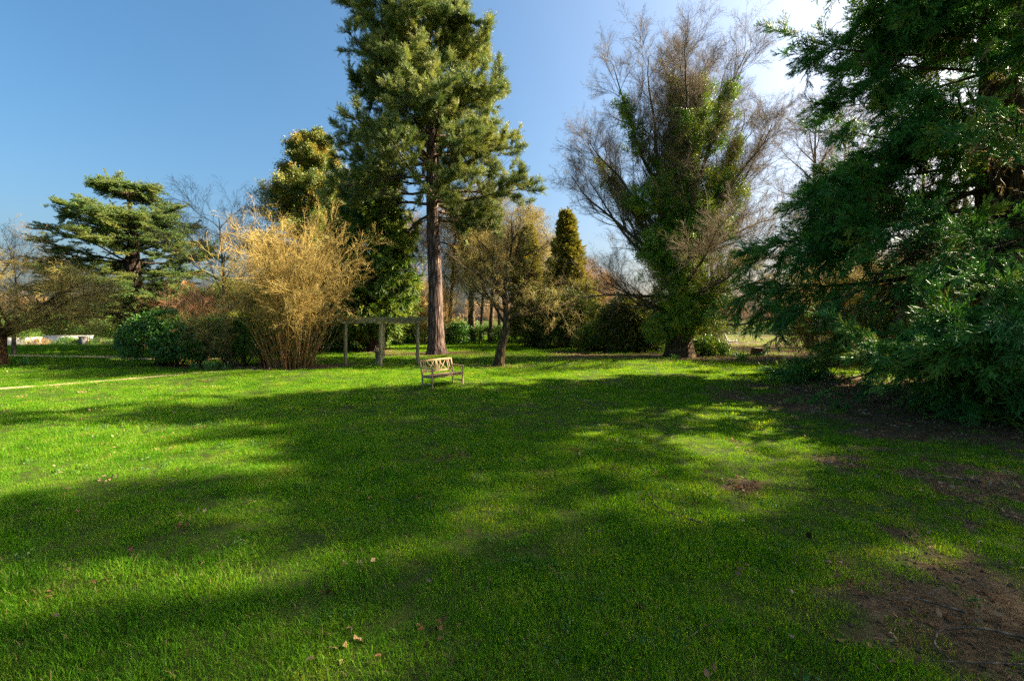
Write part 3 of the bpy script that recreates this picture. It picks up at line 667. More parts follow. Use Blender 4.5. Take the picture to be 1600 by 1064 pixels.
# ------------------------------------------------------------------ the redwood on the right
def redwood(x0, y0, H, label, seed, low=2.6, extra=(), reach=1.0, nb=120, view=True):
    global rng; rng = np.random.default_rng(seed)
    root = thing('redwood_tree', label, 'tree', (x0, y0, ground_at(x0, y0)))
    g, c, r, d = bole([(0, 0, -.3), (.05, 0, 5), (0, .05, 14), (0, 0, H)], [1.0*reach, .90*reach, .62*reach, .05], k=34, ridge=.09, flare=.35, flare_h=1.3, seed=seed, lobes=9)
    g.obj('trunk', M['b_redwood'], root)
    n = nb
    z = low+(H-1.0-low)*np.linspace(0, 1, n)**1.12
    az = np.arange(n)*2.39996+rng.normal(0, .3, n)
    L = np.interp(z/H, [0, .15, .5, .8, .92, .97, 1], [6.2, 6.9, 7.0, 6.4, 4.8, 2.6, .5])*reach*rng.uniform(.72, 1.08, n)
    if view: L *= .60+.40*np.exp(-(((az % 6.2832)-3.3)/.85)**2)          # boughs reach farthest towards the open lawn; the rest shortened to narrow the shadow
    el = np.interp(z/H, [0, .2, .6, 1], [-.15, -.24, -.08, .6])+rng.normal(0, .12, n)
    P0 = np.stack([z*0, z*0, z], 1); D0 = np.stack([np.cos(az)*np.cos(el), np.sin(az)*np.cos(el), np.sin(el)], 1)
    am = az % 6.2832; dice = rng.random(n)
    thin = np.where(z < 9, (np.cos(az-.4) < -.15) | (dice < .25), ((am > 2.2) & (am < 4.4)) | (dice < .18)) if view else (dice < .8)          # fewer unseen sun-side boughs, left out so light gets through to the lawn
    z, L, P0, D0 = z[thin], L[thin], P0[thin], D0[thin]; nmain = len(z)
    if len(extra):
        ex = np.array(extra, float); P0 = np.concatenate([P0, np.stack([ex[:, 0]*0, ex[:, 0]*0, ex[:, 0]], 1)])
        D0 = np.concatenate([D0, np.stack([np.cos(ex[:, 1])*np.cos(ex[:, 2]), np.sin(ex[:, 1])*np.cos(ex[:, 2]), np.sin(ex[:, 2])], 1)])
        L = np.concatenate([L, ex[:, 3]]); z = np.concatenate([z, ex[:, 0]])
    L1 = grow(P0, D0, L, np.interp(z/H, [0, 1], [.13, .04])*reach, .015, 10, .07, (0, 0, -.028), (0, 0, .055))
    L1[0][:, :, 2] = np.maximum(L1[0][:, :, 2], .5)
    p, dd, rr, t, p2 = along(*L1, 17, .25, 1.0)
    L2 = grow(p, fork(dd, 25, 60, flat=.3, up=-.2), (L[p2]*(.30-.14*t))*rng.uniform(.6, 1.25, len(t))+.25, np.maximum(rr*.3, .008), .005, 5, .12, (0, 0, -.10), (0, 0, .06))
    L2[0][:, :, 2] = np.maximum(L2[0][:, :, 2], .25)
    limbs_as_parts(root, 'b_redwood', L1, L2, p2, k=(7, 4, 3))
    q, qd, _, qt, qi = along(*L2, 15 if view else 9, .10, 1.05)
    q2, qd2, _, _, qi2 = along(*L1, 16, .4, 1.03)
    special = np.concatenate([p2[qi], qi2]) >= nmain
    Pp = np.concatenate([q, q2]); Dd = np.concatenate([fork(qd, 8, 55, up=-.15), fork(qd2, 8, 50, up=-.1)])
    cl = fbm((Pp[:, 0]*.8+Pp[:, 1])/1.3, (Pp[:, 2]-Pp[:, 0]*.5)/1.0, 14+seed, 2)
    big_ = fbm((Pp[:, 0]-Pp[:, 1]*.6)/2.2, (Pp[:, 2]*1.6+Pp[:, 1]*.3)/1.5, 90+seed, 2)
    k = (((cl > .27) & (big_ > np.interp(Pp[:, 2], [0, 6, 10, 14], [.40, .40, .41, .43]))) | special) & (Pp[:, 2] > .12)
    rad = np.hypot(Pp[:, 0], Pp[:, 1])                                   # the shaded inside of the skirt is bare
    inner = np.interp(Pp[:, 2], [0, 4.6, 5.6, 9, 12, 16], [7.0, 6.4, 3.6, 2.6, 1.6, .5])*reach
    k &= ~((rad < np.where(special, 5.6, inner)) & (rng.random(len(rad)) < .85))
    azp = np.arctan2(Pp[:, 1], Pp[:, 0]) % 6.2832
    k &= ~((np.abs(azp-3.9) < .30) & (Pp[:, 2] > 5.6) & (Pp[:, 2] < 9.6) & (rng.random(len(rad)) < .9))
    k &= ~((Pp[:, 2] < 4.3) & (azp > 3.28) & (azp < 3.64) & (rng.random(len(rad)) < .88))
    scatter('crown', K_red, Pp[k], eulers(Dd[k], roll=3), rng.uniform(.8, 1.5, k.sum()), root)
    w = rng.random(len(Pp)) < .08
    scatter('dead_sprays', K_redb, Pp[w]*np.array([.88, .88, 1])+[0, 0, -.15], eulers(nrm(Dd[w]+[0, 0, -.6]), roll=3), rng.uniform(.6, 1.3, w.sum()), root)
redwood(17.1, 15.6, 14.6, 'great dark redwood with drooping blue-green boughs at the right edge', 5, low=3.4,
        extra=[(4.2, 3.75, -.30, 10.2), (3.4, 3.95, -.22, 9.2), (5.0, 3.82, -.36, 10.0), (3.2, 4.15, -.18, 9.5), (5.2, 3.05, -.34, 8.3), (4.4, 2.92, -.33, 8.4), (6.3, 3.2, -.42, 8.2), (5.2, 2.75, -.30, 8.0), (7.2, 2.95, -.38, 8.0), (3.8, 3.88, -.26, 10.3), (4.6, 4.05, -.3, 10.2), (4.0, 3.98, -.24, 10.0), (3.5, 3.8, -.2, 9.6), (4.3, 3.92, -.30, 9.4), (3.0, 4.02, -.15, 9.6), (4.9, 3.95, -.36, 9.8)])
rng = np.random.default_rng(21)

# ------------------------------------------------------------------ the ivy-clad tree
def ivy_tree():
    x0, y0 = 9.9, 27.0
    root = thing('ivy_clad_tree', 'broad bare-topped tree with its trunk and limbs wrapped in ivy', 'tree', (x0, y0, ground_at(x0, y0)))
    g, c, r, d = bole([(0, 0, -.3), (.05, 0, 2.5), (0, 0, 5.5), (-.1, 0, 9), (-.2, 0, 14)], [.78, .60, .50, .36, .12], k=26, ridge=.09, flare=.5, flare_h=.7, seed=8)
    g.obj('trunk', M['b_brown'], root)
    # main ascending limbs: height of the fork, azimuth, elevation, length
    mains = [(4.2, 3.0, 1.02, 13.0), (4.6, .15, 1.12, 12.5), (5.0, 1.5, 1.15, 12.5), (5.2, 4.6, 1.10, 13), (5.8, 2.5, 1.22, 13.2), (6.2, .6, 1.25, 12.5), (6.6, 3.7, 1.28, 12.8),
             (7.4, 5.6, 1.25, 11), (8.5, 2.0, 1.38, 10.5), (9.5, 4.2, 1.42, 9.8), (8.8, .1, 1.18, 10.5), (5.5, 3.3, .80, 10.5), (6.0, -.2, .88, 10.5),
             (4.6, 3.15, .50, 8.4), (5.6, 2.9, .58, 8.6), (5.0, .3, .62, 8.5), (6.6, -.1, .72, 9.0), (3.4, 3.0, .30, 6.6), (3.2, .2, .40, 6.2), (2.1, .0, .12, 6.3), (2.4, .12, .25, 6.6), (2.3, 3.25, .20, 5.2), (2.7, 3.4, .05, 5.0), (4, 4.9, .5, 6), (3.2, 5.3, .4, 5.5)]
    mm = np.array(mains); n = len(mm)
    P0 = np.stack([np.interp(mm[:, 0], c[:, 2], c[:, 0]), mm[:, 0]*0, mm[:, 0]], 1)
    D0 = np.stack([np.cos(mm[:, 1])*np.cos(mm[:, 2]), np.sin(mm[:, 1])*np.cos(mm[:, 2]), np.sin(mm[:, 2])], 1)
    up_ = mm[:, 2] > .75
    mm[:, 3] *= np.where(up_, .90, 1.0); mm[:, 2] += np.where(up_, .06, 0)
    D0 = np.stack([np.cos(mm[:, 1])*np.cos(mm[:, 2]), np.sin(mm[:, 1])*np.cos(mm[:, 2]), np.sin(mm[:, 2])], 1)
    L1 = grow(P0, D0, mm[:, 3], .05+.010*mm[:, 3], .02, 12, .085, (0, 0, .015), (0, 0, .045))
    p, dd, rr, t, p2 = along(*L1, 17, .16, .99)
    L2 = grow(p, fork(dd, 22, 50, up=.22), (mm[p2, 3]*(.36-.24*t))*rng.uniform(.6, 1.2, len(t))+.35, rr*.42, .009, 6, .13, (0, 0, .03))
    p, dd, rr, t, p3 = along(*L2, 7, .15, 1.0)
    L3 = grow(p, fork(dd, 20, 50, up=.12), rng.uniform(.5, 1.25, len(t)), np.maximum(rr*.45, .007), .006, 4, .15, (0, 0, .03))
    limbs_as_parts(root, 'b_grey', L1, L2, p2, L3, p3, k=(8, 5, 3))
    tips(T_grey, 'twigs', root, L3, 5, .2, 1.0, 10, 40, .45, 1.0, up=.18, keep=lambda p, t: ((p[:, 2] > 5) & (rng.random(len(p)) < .6)) | (p[:, 2] > 10) | (rng.random(len(p)) < .18))
    tips(T_olive, 'inner_twigs', root, L2, 1, .1, .9, 20, 70, .5, .9, keep=lambda p, t: (p[:, 2] > 4) & (np.abs(p[:, 0]) < 3.5))
    # ivy: thick on the trunk, thinning up the limbs
    q = []
    for i in range(n):
        for s in range(420 if i < 11 else 200):
            tt = rng.random()**1.0*.86; f = tt*12; a = min(int(f), 11); pt = L1[0][i, a]*(1-(f-a))+L1[0][i, a+1]*(f-a)
            if vnoise(pt[0]*.55+i*3.1, pt[2]*.55, 6) < .24+.16*max(0, (pt[2]-8)/7): continue
            if i >= 17 or (i in (11, 12, 13, 14, 15, 16) and tt > .3): continue
            if abs(pt[0]) > 3.4+rng.random()*1.2 or pt[2] > 15.5+rng.random()*2.5: continue
            w = .46*(1-tt)+.13
            q.append(pt+rng.normal(0, w, 3)*[1, 1, .9])
    zt = rng.uniform(1.1, 9, 900); at = rng.random(900)*6.28; rt = np.interp(zt, [1, 2, 4, 7, 9], [.85, 1.25, 1.5, 1.4, 1.2])*rng.uniform(.5, 1.1, 900)
    q = np.concatenate([np.array(q), np.stack([np.cos(at)*rt, np.sin(at)*rt, zt], 1)])
    for (cx, cy, cz, rx, rz, m) in [(3.3, -.4, 5.6, 1.5, .6, 90), (2.0, -.6, 7.6, 1.2, .9, 90), (1.9, -.8, 4.2, 1.3, 1.1, 120), (-2.2, -.5, 9.2, 1.3, 1.2, 110), (-1.6, -.8, 6.2, 1.3, 1.3, 110), (1.5, -.5, 10, 1.1, 1.3, 90),  (3.0, -.4, 9.6, .9, 1.3, 80), (-.3, -.9, 2.6, 1.3, 1.2, 120), (-1.3, -.6, 1.7, 1.0, .9, 90), (1.4, -.7, 2.4, 1.0, 1.0, 80)]:
        b = rdir(m)*rng.random((m, 1))**.4; q = np.concatenate([q, b*[rx, rx*.7, rz]+[cx, cy, cz]])
    dq = nrm(q*[1, 1, .1]+rng.normal(0, .6, q.shape))
    scatter('ivy', K_ivy, q, eulers(dq, roll=3), rng.uniform(.6, 1.2, len(q)), root)
ivy_tree()

# ------------------------------------------------------------------ small gnarled tree by the bench
def gnarled_tree():
    x0, y0 = -.68, 22.3
    root = thing('gnarled_tree', 'small gnarled bare tree with a leaning trunk right of the bench', 'tree', (x0, y0, ground_at(x0, y0)))
    g, c, r, d = bole([(0, 0, -.2), (.12, 0, .8), (.36, 0, 1.7), (.45, 0, 2.3), (.30, 0, 3.6), (.42, .1, 5.2), (.5, .1, 6.6)], [.26, .21, .19, .17, .11, .06, .03], k=18, ridge=.10, flare=.4, flare_h=.35, seed=4, lobes=5)
    g.obj('trunk', M['b_brown'], root)
    mains = [(2.1, .15, .75, 3.6), (2.2, -.2, .45, 3.2), (2.0, 2.9, .85, 3.6), (2.6, 3.3, .6, 3.0), (3.0, .5, .9, 3.8), (3.3, 2.6, .95, 3.6), (3.6, 4.5, .7, 2.8), (4.0, .1, .75, 3.2), (4.3, 3.2, .8, 3.0), (4.6, 1.5, .8, 2.6), (5.0, 5.2, .9, 2.6), (5.4, 2.8, .9, 2.4), (2.4, 5.4, .55, 2.8), (2.3, .0, .25, 3.4), (3.0, 4.9, .4, 2.6), (5.6, .3, 1.1, 2.2), (4.8, .2, .5, 2.9), (3.6, 3.1, .35, 2.7)]
    mm = np.array(mains)
    P0 = np.stack([np.interp(mm[:, 0], c[:, 2], c[:, 0]), mm[:, 0]*0, mm[:, 0]], 1)
    D0 = np.stack([np.cos(mm[:, 1])*np.cos(mm[:, 2]), np.sin(mm[:, 1])*np.cos(mm[:, 2]), np.sin(mm[:, 2])], 1)
    L1 = grow(P0, D0, mm[:, 3], .035+.012*mm[:, 3], .014, 9, .17, (0, 0, .02), (0, 0, -.05))
    p, dd, rr, t, p2 = along(*L1, 13, .2, 1.0)
    L2 = grow(p, fork(dd, 35, 75), rng.uniform(.5, 1.35, len(t))*(1.15-.5*t), np.maximum(rr*.45, .010), .007, 6, .26, (0, 0, -.015))
    limbs_as_parts(root, 'b_brown', L1, L2, p2, k=(7, 4, 3))
    tips(T_olive, 'twigs', root, L2, 2, .3, 1.0, 20, 80, .45, .9, up=-.08)
gnarled_tree()

# ------------------------------------------------------------------ hazel: many stems from one stool
def hazel():
    x0, y0 = -10.15, 20.9
    root = thing('hazel_bush', 'huge golden many-stemmed bare bush left of the pergola', 'bush', (x0, y0, ground_at(x0, y0)))
    n = 74
    az = rng.random(n)*6.283; sp = rng.random(n)**.7
    P0 = np.stack([np.cos(az)*sp*.95, np.sin(az)*sp*.7, np.full(n, -.1)], 1)
    tilt = .03+.30*sp*rng.uniform(.7, 1.15, n)
    D0 = np.stack([np.cos(az)*tilt, np.sin(az)*tilt, np.ones(n)], 1)
    L = rng.uniform(4.6, 7.4, n)*(1-.18*sp)
    L1 = grow(P0, D0, L, rng.uniform(.016, .048, n), .009, 11, .065, (0, 0, .0), (0, 0, -.012))
    for i in range(n):
        g = Geo(); g.tubes(*sel(*L1, i), 6); g.obj('stem', M['b_gold'], root)
    p, dd, rr, t, p2 = along(*L1, 9, .32, 1.0)
    L2 = grow(p, fork(dd, 22, 50), rng.uniform(.6, 1.6, len(t)), .009, .005, 5, .14)
    limbs_joined(root, 'tw_gold', [L2], (4,), 'side_shoots')
    tips(T_gold, 'twigs', root, L2, 3, .25, 1.0, 15, 60, .45, .9)
    m = 90; az = rng.random(m)*6.283
    suck = grow(np.stack([np.cos(az)*rng.uniform(.4, 1.4, m), np.sin(az)*rng.uniform(.3, 1.0, m), np.full(m, -.05)], 1), np.stack([np.cos(az)*.5, np.sin(az)*.5, np.ones(m)], 1), rng.uniform(.9, 2.6, m), .009, .004, 5, .07)
    limbs_joined(root, 'tw_red', [suck], (4,), 'suckers')
hazel()

# ------------------------------------------------------------------ general bare tree
def bare_tree(name, label, x0, y0, H, spread, kit, bark, trunk_r=.2, nb=14, z0=.3, el=(.7, 1.1), lean=0.0, group=None, wob=.10, tw=(.6, 1.2), n3=6, ntw=3, droop=0.0, parts=True, l2=13, cat='tree'):
    root = thing(name, label, cat, (x0, y0, ground_at(x0, y0)), group=group)
    th = H*.86
    g, c, r, d = bole([(0, 0, -.25), (lean*.2, 0, th*.25), (lean*.5+rng.normal(0, .1), 0, th*.55), (lean, rng.normal(0, .2), th)], [trunk_r, trunk_r*.82, trunk_r*.55, .02], k=12, ridge=.06, flare=.35, flare_h=.4, seed=int(abs(x0)*7)+1)
    g.obj('trunk', M[bark], root)
    z = H*(z0+(.84-z0)*np.sort(rng.random(nb))); az = np.arange(nb)*2.39996+rng.random()*6
    e = rng.uniform(*el, nb); L = spread*np.interp(z/H, [z0, .55, .9], [1.0, .95, .5])*rng.uniform(.75, 1.15, nb)
    P0 = np.stack([np.interp(z, c[:, 2], c[:, 0]), np.interp(z, c[:, 2], c[:, 1]), z], 1)
    D0 = np.stack([np.cos(az)*np.cos(e), np.sin(az)*np.cos(e), np.sin(e)], 1)
    L1 = grow(P0, D0, L, np.interp(z/H, [0, 1], [trunk_r*.42, .02]), .012, 9, wob, (0, 0, .02), (0, 0, .03-droop))
    p, dd, rr, t, p2 = along(*L1, l2, .18, 1.0)
    L2 = grow(p, fork(dd, 22, 52, up=.12-droop), (L[p2]*(.42-.25*t))*rng.uniform(.6, 1.2, len(t))+.25, np.maximum(rr*.42, .009), .007, 5, wob*1.3, (0, 0, .02-droop))
    if parts: limbs_as_parts(root, bark, L1, L2, p2, k=(6, 4, 3))
    else: limbs_joined(root, bark, [L1, L2], (5, 3))
    p, dd, rr, t, p3 = along(*L2, n3, .15, 1.0)
    L3 = grow(p, fork(dd, 20, 55), rng.uniform(.4, 1.0, len(t))*tw[1], .008, .005, 3, wob*1.5, (0, 0, .02-droop))
    limbs_joined(root, 'tw_grey' if kit is T_grey else 'tw_brown' if kit is T_brown else 'tw_olive', [L3], (3,), 'shoots')
    tips(kit, 'twigs', root, L3, ntw, .2, 1.0, 12, 50, *tw, up=.08-droop)
    return root

# left edge: low domed orchard tree with lichen-gold twigs
def orchard_tree():
    x0, y0 = -25.15, 22.3
    root = thing('orchard_tree', 'low domed bare tree with dense straw-gold twigs at the left edge', 'tree', (x0, y0, ground_at(x0, y0)))
    g, c, r, d = bole([(0, 0, -.2), (0, 0, .8), (.05, 0, 1.5)], [.34, .27, .25], k=18, ridge=.08, flare=.3, flare_h=.3, seed=2, lobes=5)
    g.obj('trunk', M['b_orange'], root)
    mains = [(1.35, .1, .55, 5.2), (1.3, .9, .7, 4.6), (1.4, 2.0, .7, 4.5), (1.4, 3.1, .6, 5), (1.35, 4.0, .65, 4.5), (1.4, 5.0, .6, 4.6), (1.35, 5.8, .5, 5.2), (1.45, .3, .95, 4.6), (1.45, 2.6, 1.1, 4.2), (1.45, 5.4, 1.0, 4.2), (1.4, .55, .35, 4.6), (1.4, 5.95, .8, 5.0)]
    mm = np.array(mains); P0 = np.stack([mm[:, 0]*0+.05, mm[:, 0]*0, mm[:, 0]], 1)
    D0 = np.stack([np.cos(mm[:, 1])*np.cos(mm[:, 2]), np.sin(mm[:, 1])*np.cos(mm[:, 2]), np.sin(mm[:, 2])], 1)
    L1 = grow(P0, D0, mm[:, 3], .12, .02, 9, .13, (0, 0, -.01), (0, 0, -.055))
    p, dd, rr, t, p2 = along(*L1, 15, .22, 1.0)
    L2 = grow(p, fork(dd, 30, 70), rng.uniform(.7, 1.7, len(t)), np.maximum(rr*.4, .010), .007, 6, .2, (0, 0, -.03))
    limbs_as_parts(root, 'b_brown', L1, L2, p2, k=(7, 4, 3))
    tips(T_olive, 'twigs', root, L2, 8, .15, 1.0, 20, 75, .5, .95, up=-.1)
orchard_tree()

# ------------------------------------------------------------------ cedar
def cedar():
    x0, y0 = -29.3, 35.0
    root = thing('cedar_tree', 'spreading dark cedar with flat layered boughs and a tufted top', 'tree', (x0, y0, ground_at(x0, y0)))
    g, c, r, d = bole([(0, 0, -.3), (0, 0, 3), (.1, 0, 7), (.25, 0, 10.0), (-.1, 0, 11.8), (-.45, 0, 13.2)], [.78, .66, .48, .26, .13, .05], k=24, ridge=.08, flare=.55, flare_h=.8, seed=9)
    g.obj('trunk', M['b_dark'], root)
    zz = [2.6, 4, 6, 7.5, 9, 10.2, 11.5, 12.8]
    lf = [4.6, 5.2, 5.5, 5.8, 6.0, 3.4, 1.2, 1.6]; rt = [4.5, 5.2, 5.6, 5.2, 4.4, 3.0, 1.0, 1.9]
    lv = np.array([2.9, 4.1, 5.1, 6.2, 7.2, 8.2, 9.1, 9.9]); z = np.concatenate([np.repeat(lv, 6)+rng.normal(0, .10, 48), rng.uniform(12.7, 13.1, 7)])
    n = len(z); az = np.arange(n)*2.39996+np.floor(np.arange(n)/6)*.7
    L = np.interp(z, zz, lf)*(.5-.5*np.cos(az))+np.interp(z, zz, rt)*(.5+.5*np.cos(az)); L *= rng.uniform(.72, 1.08, n)
    el = np.interp(z, [2, 6, 9, 10.5, 12.4, 12.7], [-.12, .03, .24, .30, .10, .0])+rng.normal(0, .04, n)
    P0 = np.stack([np.interp(z, c[:, 2], c[:, 0]), z*0, z], 1); D0 = np.stack([np.cos(az)*np.cos(el), np.sin(az)*np.cos(el), np.sin(el)], 1)
    L1 = grow(P0, D0, L, np.interp(z, [2, 12], [.15, .04]), .02, 9, .06, (0, 0, .012), (0, 0, -.02))
    p, dd, rr, t, p2 = along(*L1, 11, .28, 1.0)
    L2 = grow(p, fork(dd, 35, 68, flat=.95), L[p2]*(.36-.2*t)*rng.uniform(.6, 1.2, len(t))+.25, np.maximum(rr*.4, .012), .008, 5, .09, (0, 0, .0), (0, 0, -.02))
    limbs_as_parts(root, 'b_dark', L1, L2, p2, k=(7, 4, 3))
    q, qd, _, _, _ = along(*L2, 5, .1, 1.02); q2, qd2, _, _, _ = along(*L1, 8, .3, 1.02)
    Pp = np.concatenate([q, q2])+[0, 0, .04]; Dd = np.concatenate([fork(qd, 5, 45, flat=.9), fork(qd2, 5, 50, flat=.9)])
    scatter('crown', K_pad, Pp, eulers(Dd, roll=.25), rng.uniform(.8, 1.5, len(Pp)), root)
    root.scale = (.97, .97, .93)
cedar()

# ------------------------------------------------------------------ columnar or conical evergreens
def cone_tree(name, label, x0, y0, H, prof, kit, bark, trunk_r, z0=.4, n=60, el=(.2, .5), droop=0.0, sc=(.8, 1.3), n2=8, n3=5, ymul=1.0, group=None, trunk_top=None):
    """prof: reach of the boughs against relative height"""
    root = thing(name, label, 'tree', (x0, y0, ground_at(x0, y0)), group=group)
    g, c, r, d = bole([(0, 0, -.25), (.03, 0, H*.4), (0, 0, H*.97)], [trunk_r, trunk_r*.7, .02], k=16, ridge=.08, flare=.4, flare_h=.5, seed=int(abs(x0)*3)+2)
    g.obj('trunk', M[bark], root)
    z = z0+(H-.3-z0)*np.linspace(0, 1, n)+rng.normal(0, .08, n); az = np.arange(n)*2.39996+rng.normal(0, .2, n)
    hs, rs = np.array(prof).T; L = np.interp(z/H, hs, rs)*rng.uniform(.8, 1.1, n)*(1-(1-ymul)*np.abs(np.sin(az)))
    e = rng.uniform(*el, n); P0 = np.stack([z*0, z*0, z], 1); D0 = np.stack([np.cos(az)*np.cos(e), np.sin(az)*np.cos(e), np.sin(e)], 1)
    L1 = grow(P0, D0, L, np.interp(z/H, [0, 1], [trunk_r*.22, .012]), .008, 7, .08, (0, 0, -droop))
    p, dd, rr, t, p2 = along(*L1, n2, .2, 1.0)
    L2 = grow(p, fork(dd, 25, 60, up=-droop*2.5), L[p2]*(.42-.22*t)*rng.uniform(.6, 1.2, len(t))+.15, .012, .005, 4, .1, (0, 0, -droop*1.5))
    limbs_joined(root, bark, [L1, L2], (5, 3))
    q, qd, _, _, _ = along(*L2, n3, .1, 1.05); q2, qd2, _, _, _ = along(*L1, 6, .35, 1.03)
    Pp = np.concatenate([q, q2]); Dd = nrm(np.concatenate([fork(qd, 10, 50), fork(qd2, 10, 50)])+np.array([0, 0, -droop*5]))
    k = Pp[:, 2] > .15
    scatter('crown', kit, Pp[k], eulers(Dd[k], roll=3), rng.uniform(*sc, k.sum()), root)
    return root
cone_tree('weeping_conifer', 'dark drooping conifer with a dark trunk behind the pergola', -9.9, 32.5, 13.0, [(.15, .9), (.2, 2.4), (.4, 2.9), (.6, 2.7), (.8, 1.9), (1, .3)], K_droop, 'b_dark', .38, 2.0, 60, (-.1, .35), .075, (.8, 1.5))
cone_tree('evergreen_oak', 'tall evergreen with orange-tinged leaf tips behind the golden bush', -19.2, 44, 20.5, [(.05, 5.4), (.3, 6.2), (.55, 5.2), (.75, 3.4), (.9, 2.2), (1, .6)], K_oak, 'b_dark', .42, 1.2, 90, (.2, .8), -.02, (.8, 1.5), 10, 6)
cone_tree('cypress_tree', 'brown-green pointed cypress rising right of the gnarled tree', 4.6, 38, 10.9, [(.03, 2.8), (.2, 2.7), (.5, 1.6), (.8, .6), (1, .05)], K_cyp, 'b_dark', .25, .3, 110, (.3, .8), -.02, (.5, .95), 8, 6)
cone_tree('cypress_tree', 'olive pointed cypress seen through the gnarled tree\'s crown', 1.5, 43.5, 11.0, [(.03, 2.2), (.2, 2.2), (.5, 1.5), (.8, .7), (1, .05)], K_cyp, 'b_dark', .25, .3, 100, (.3, .8), -.02, (.5, .95), 8, 6)
cone_tree('yew_tree', 'dark spreading yew with a forked foot under the pointed cypress', 3.9, 36, 3.6, [(.1, 1.2), (.3, 2.3), (.6, 2.2), (.85, 1.4), (1, .4)], K_yew, 'b_dark', .34, 1.0, 60, (.0, .5), .02, (.9, 1.5), 10, 6)
cone_tree('yew_tree', 'dark yew bush crowding the left foot of the ivy-clad tree', 8.1, 31.5, 2.9, [(.05, 1.2), (.3, 1.5), (.7, 1.1), (1, .3)], K_yew, 'b_dark', .2, .3, 50, (.2, .8), .02, (.9, 1.4), 8, 5)

# ------------------------------------------------------------------ shrubs and hedges
def leafy(name, label, x0, y0, blobs, kit, sc=(.7, 1.2), cat='shrub', bark='b_dark', nst=9, group=None, seed=0):
    root = thing(name, label, cat, (x0, y0, ground_at(x0, y0)), group=group)
    q = []; st = []
    for (cx, cy, cz, rx, ry, rz, m) in blobs:
        b = rdir(m); b[:, 2] = np.where(b[:, 2] < -.6, -b[:, 2], b[:, 2])
        rad = .72+.28*rng.random((m, 1))+.30*(vnoise(b[:, :1]*2.4+cx+seed, b[:, 2:]*2.4+b[:, 1:2]*2.0, 3)-.5)
        p = b*rad*[rx, ry, rz]+[cx, cy, cz]; q.append(p[p[:, 2] > .08])
        for k in range(nst): st.append((cx*.6+rng.normal(0, .12), cy*.6+rng.normal(0, .12), cx+rng.normal(0, rx*.45), cy+rng.normal(0, ry*.45), cz+rz*rng.uniform(.3, .8)))
    q = np.concatenate(q); st = np.array(st)
    v = np.stack([st[:, 2]-st[:, 0], st[:, 3]-st[:, 1], st[:, 4]], 1)
    L1 = grow(np.stack([st[:, 0], st[:, 1], st[:, 0]*0-.05], 1), v, np.linalg.norm(v, axis=1), .03, .01, 6, .08)
    limbs_joined(root, bark, [L1], (5,), 'stems')
    c = np.mean([b[:3] for b in blobs], 0)
    scatter('foliage', kit, q, eulers(nrm((q-c)*[1, 1, .6]+rng.normal(0, .8, q.shape)), roll=3), rng.uniform(*sc, len(q)), root)
    return root
def hedge(name, label, x0, y0, x1, y1, h, w, kit, sc=(.8, 1.3), dens=26, group=None, cat='hedge'):
    cx, cy = (x0+x1)/2, (y0+y1)/2; L = math.hypot(x1-x0, y1-y0); rz = math.atan2(y1-y0, x1-x0)
    root = thing(name, label, cat, (cx, cy, ground_at(cx, cy)), rz, group)
    m = int(dens*(L*h*2+L*w)); u = rng.uniform(-L/2, L/2, m); f = rng.random(m)
    top = f < w/(2*h+w); z = np.where(top, h, rng.uniform(.1, h, m)); v = np.where(top, rng.uniform(-w/2, w/2, m), np.where(rng.random(m) < .6, -w/2, w/2))
    bump = (fbm(u*.6+x0, z*.8, 17, 2)-.5); z = z*(1+.35*bump)+rng.normal(0, .06, m); v = v*(1-.25*(z/h)**3)+rng.normal(0, .10, m)-.5*bump
    q = np.stack([u, v, z], 1)
    n = int(L*2.2); s = grow(np.stack([rng.uniform(-L/2, L/2, n), rng.normal(0, w*.12, n), np.full(n, -.05)], 1), np.stack([rng.normal(0, .2, n), rng.normal(0, .2, n), np.ones(n)], 1), h*.85, .03, .01, 5, .1)
    limbs_joined(root, 'b_dark', [s], (5,), 'stems')
    scatter('foliage', kit, q, eulers(nrm(np.stack([u*0, v, z*.3], 1)+rng.normal(0, .8, q.shape)), roll=3), rng.uniform(*sc, m), root)
def twiggy(name, label, x0, y0, n, h, spread, kit, mat, foot=.5, sc=(.4, .8), arch=0.0, cat='shrub', bias=(0, 0), r=.012, ntw=4, group=None):
    """bare many-stemmed shrub"""
    root = thing(name, label, cat, (x0, y0, ground_at(x0, y0)), group=group)
    az = rng.random(n)*6.283; sp = rng.random(n)**.6
    D0 = np.stack([np.cos(az)*sp*spread+bias[0], np.sin(az)*sp*spread+bias[1], np.ones(n)], 1)
    L1 = grow(np.stack([np.cos(az)*sp*foot, np.sin(az)*sp*foot, np.full(n, -.05)], 1), D0, h*rng.uniform(.75, 1.15, n), r, r*.4, 7, .08, (0, 0, 0), (0, 0, -arch))
    for i in range(min(n, 40)):
        g = Geo(); g.tubes(*sel(*L1, i), 5); g.obj('stem', M[mat], root)
    p, d, rr, t, _ = along(*L1, 7, .25, 1.0)
    L2 = grow(p, fork(d, 20, 50), rng.uniform(.3, .8, len(t))*h*.3, r*.5, r*.3, 4, .14)
    limbs_joined(root, mat, [L2], (3,), 'side_shoots')
    tips(kit, 'twigs', root, L2, ntw, .2, 1.0, 15, 60, *sc)
    return root

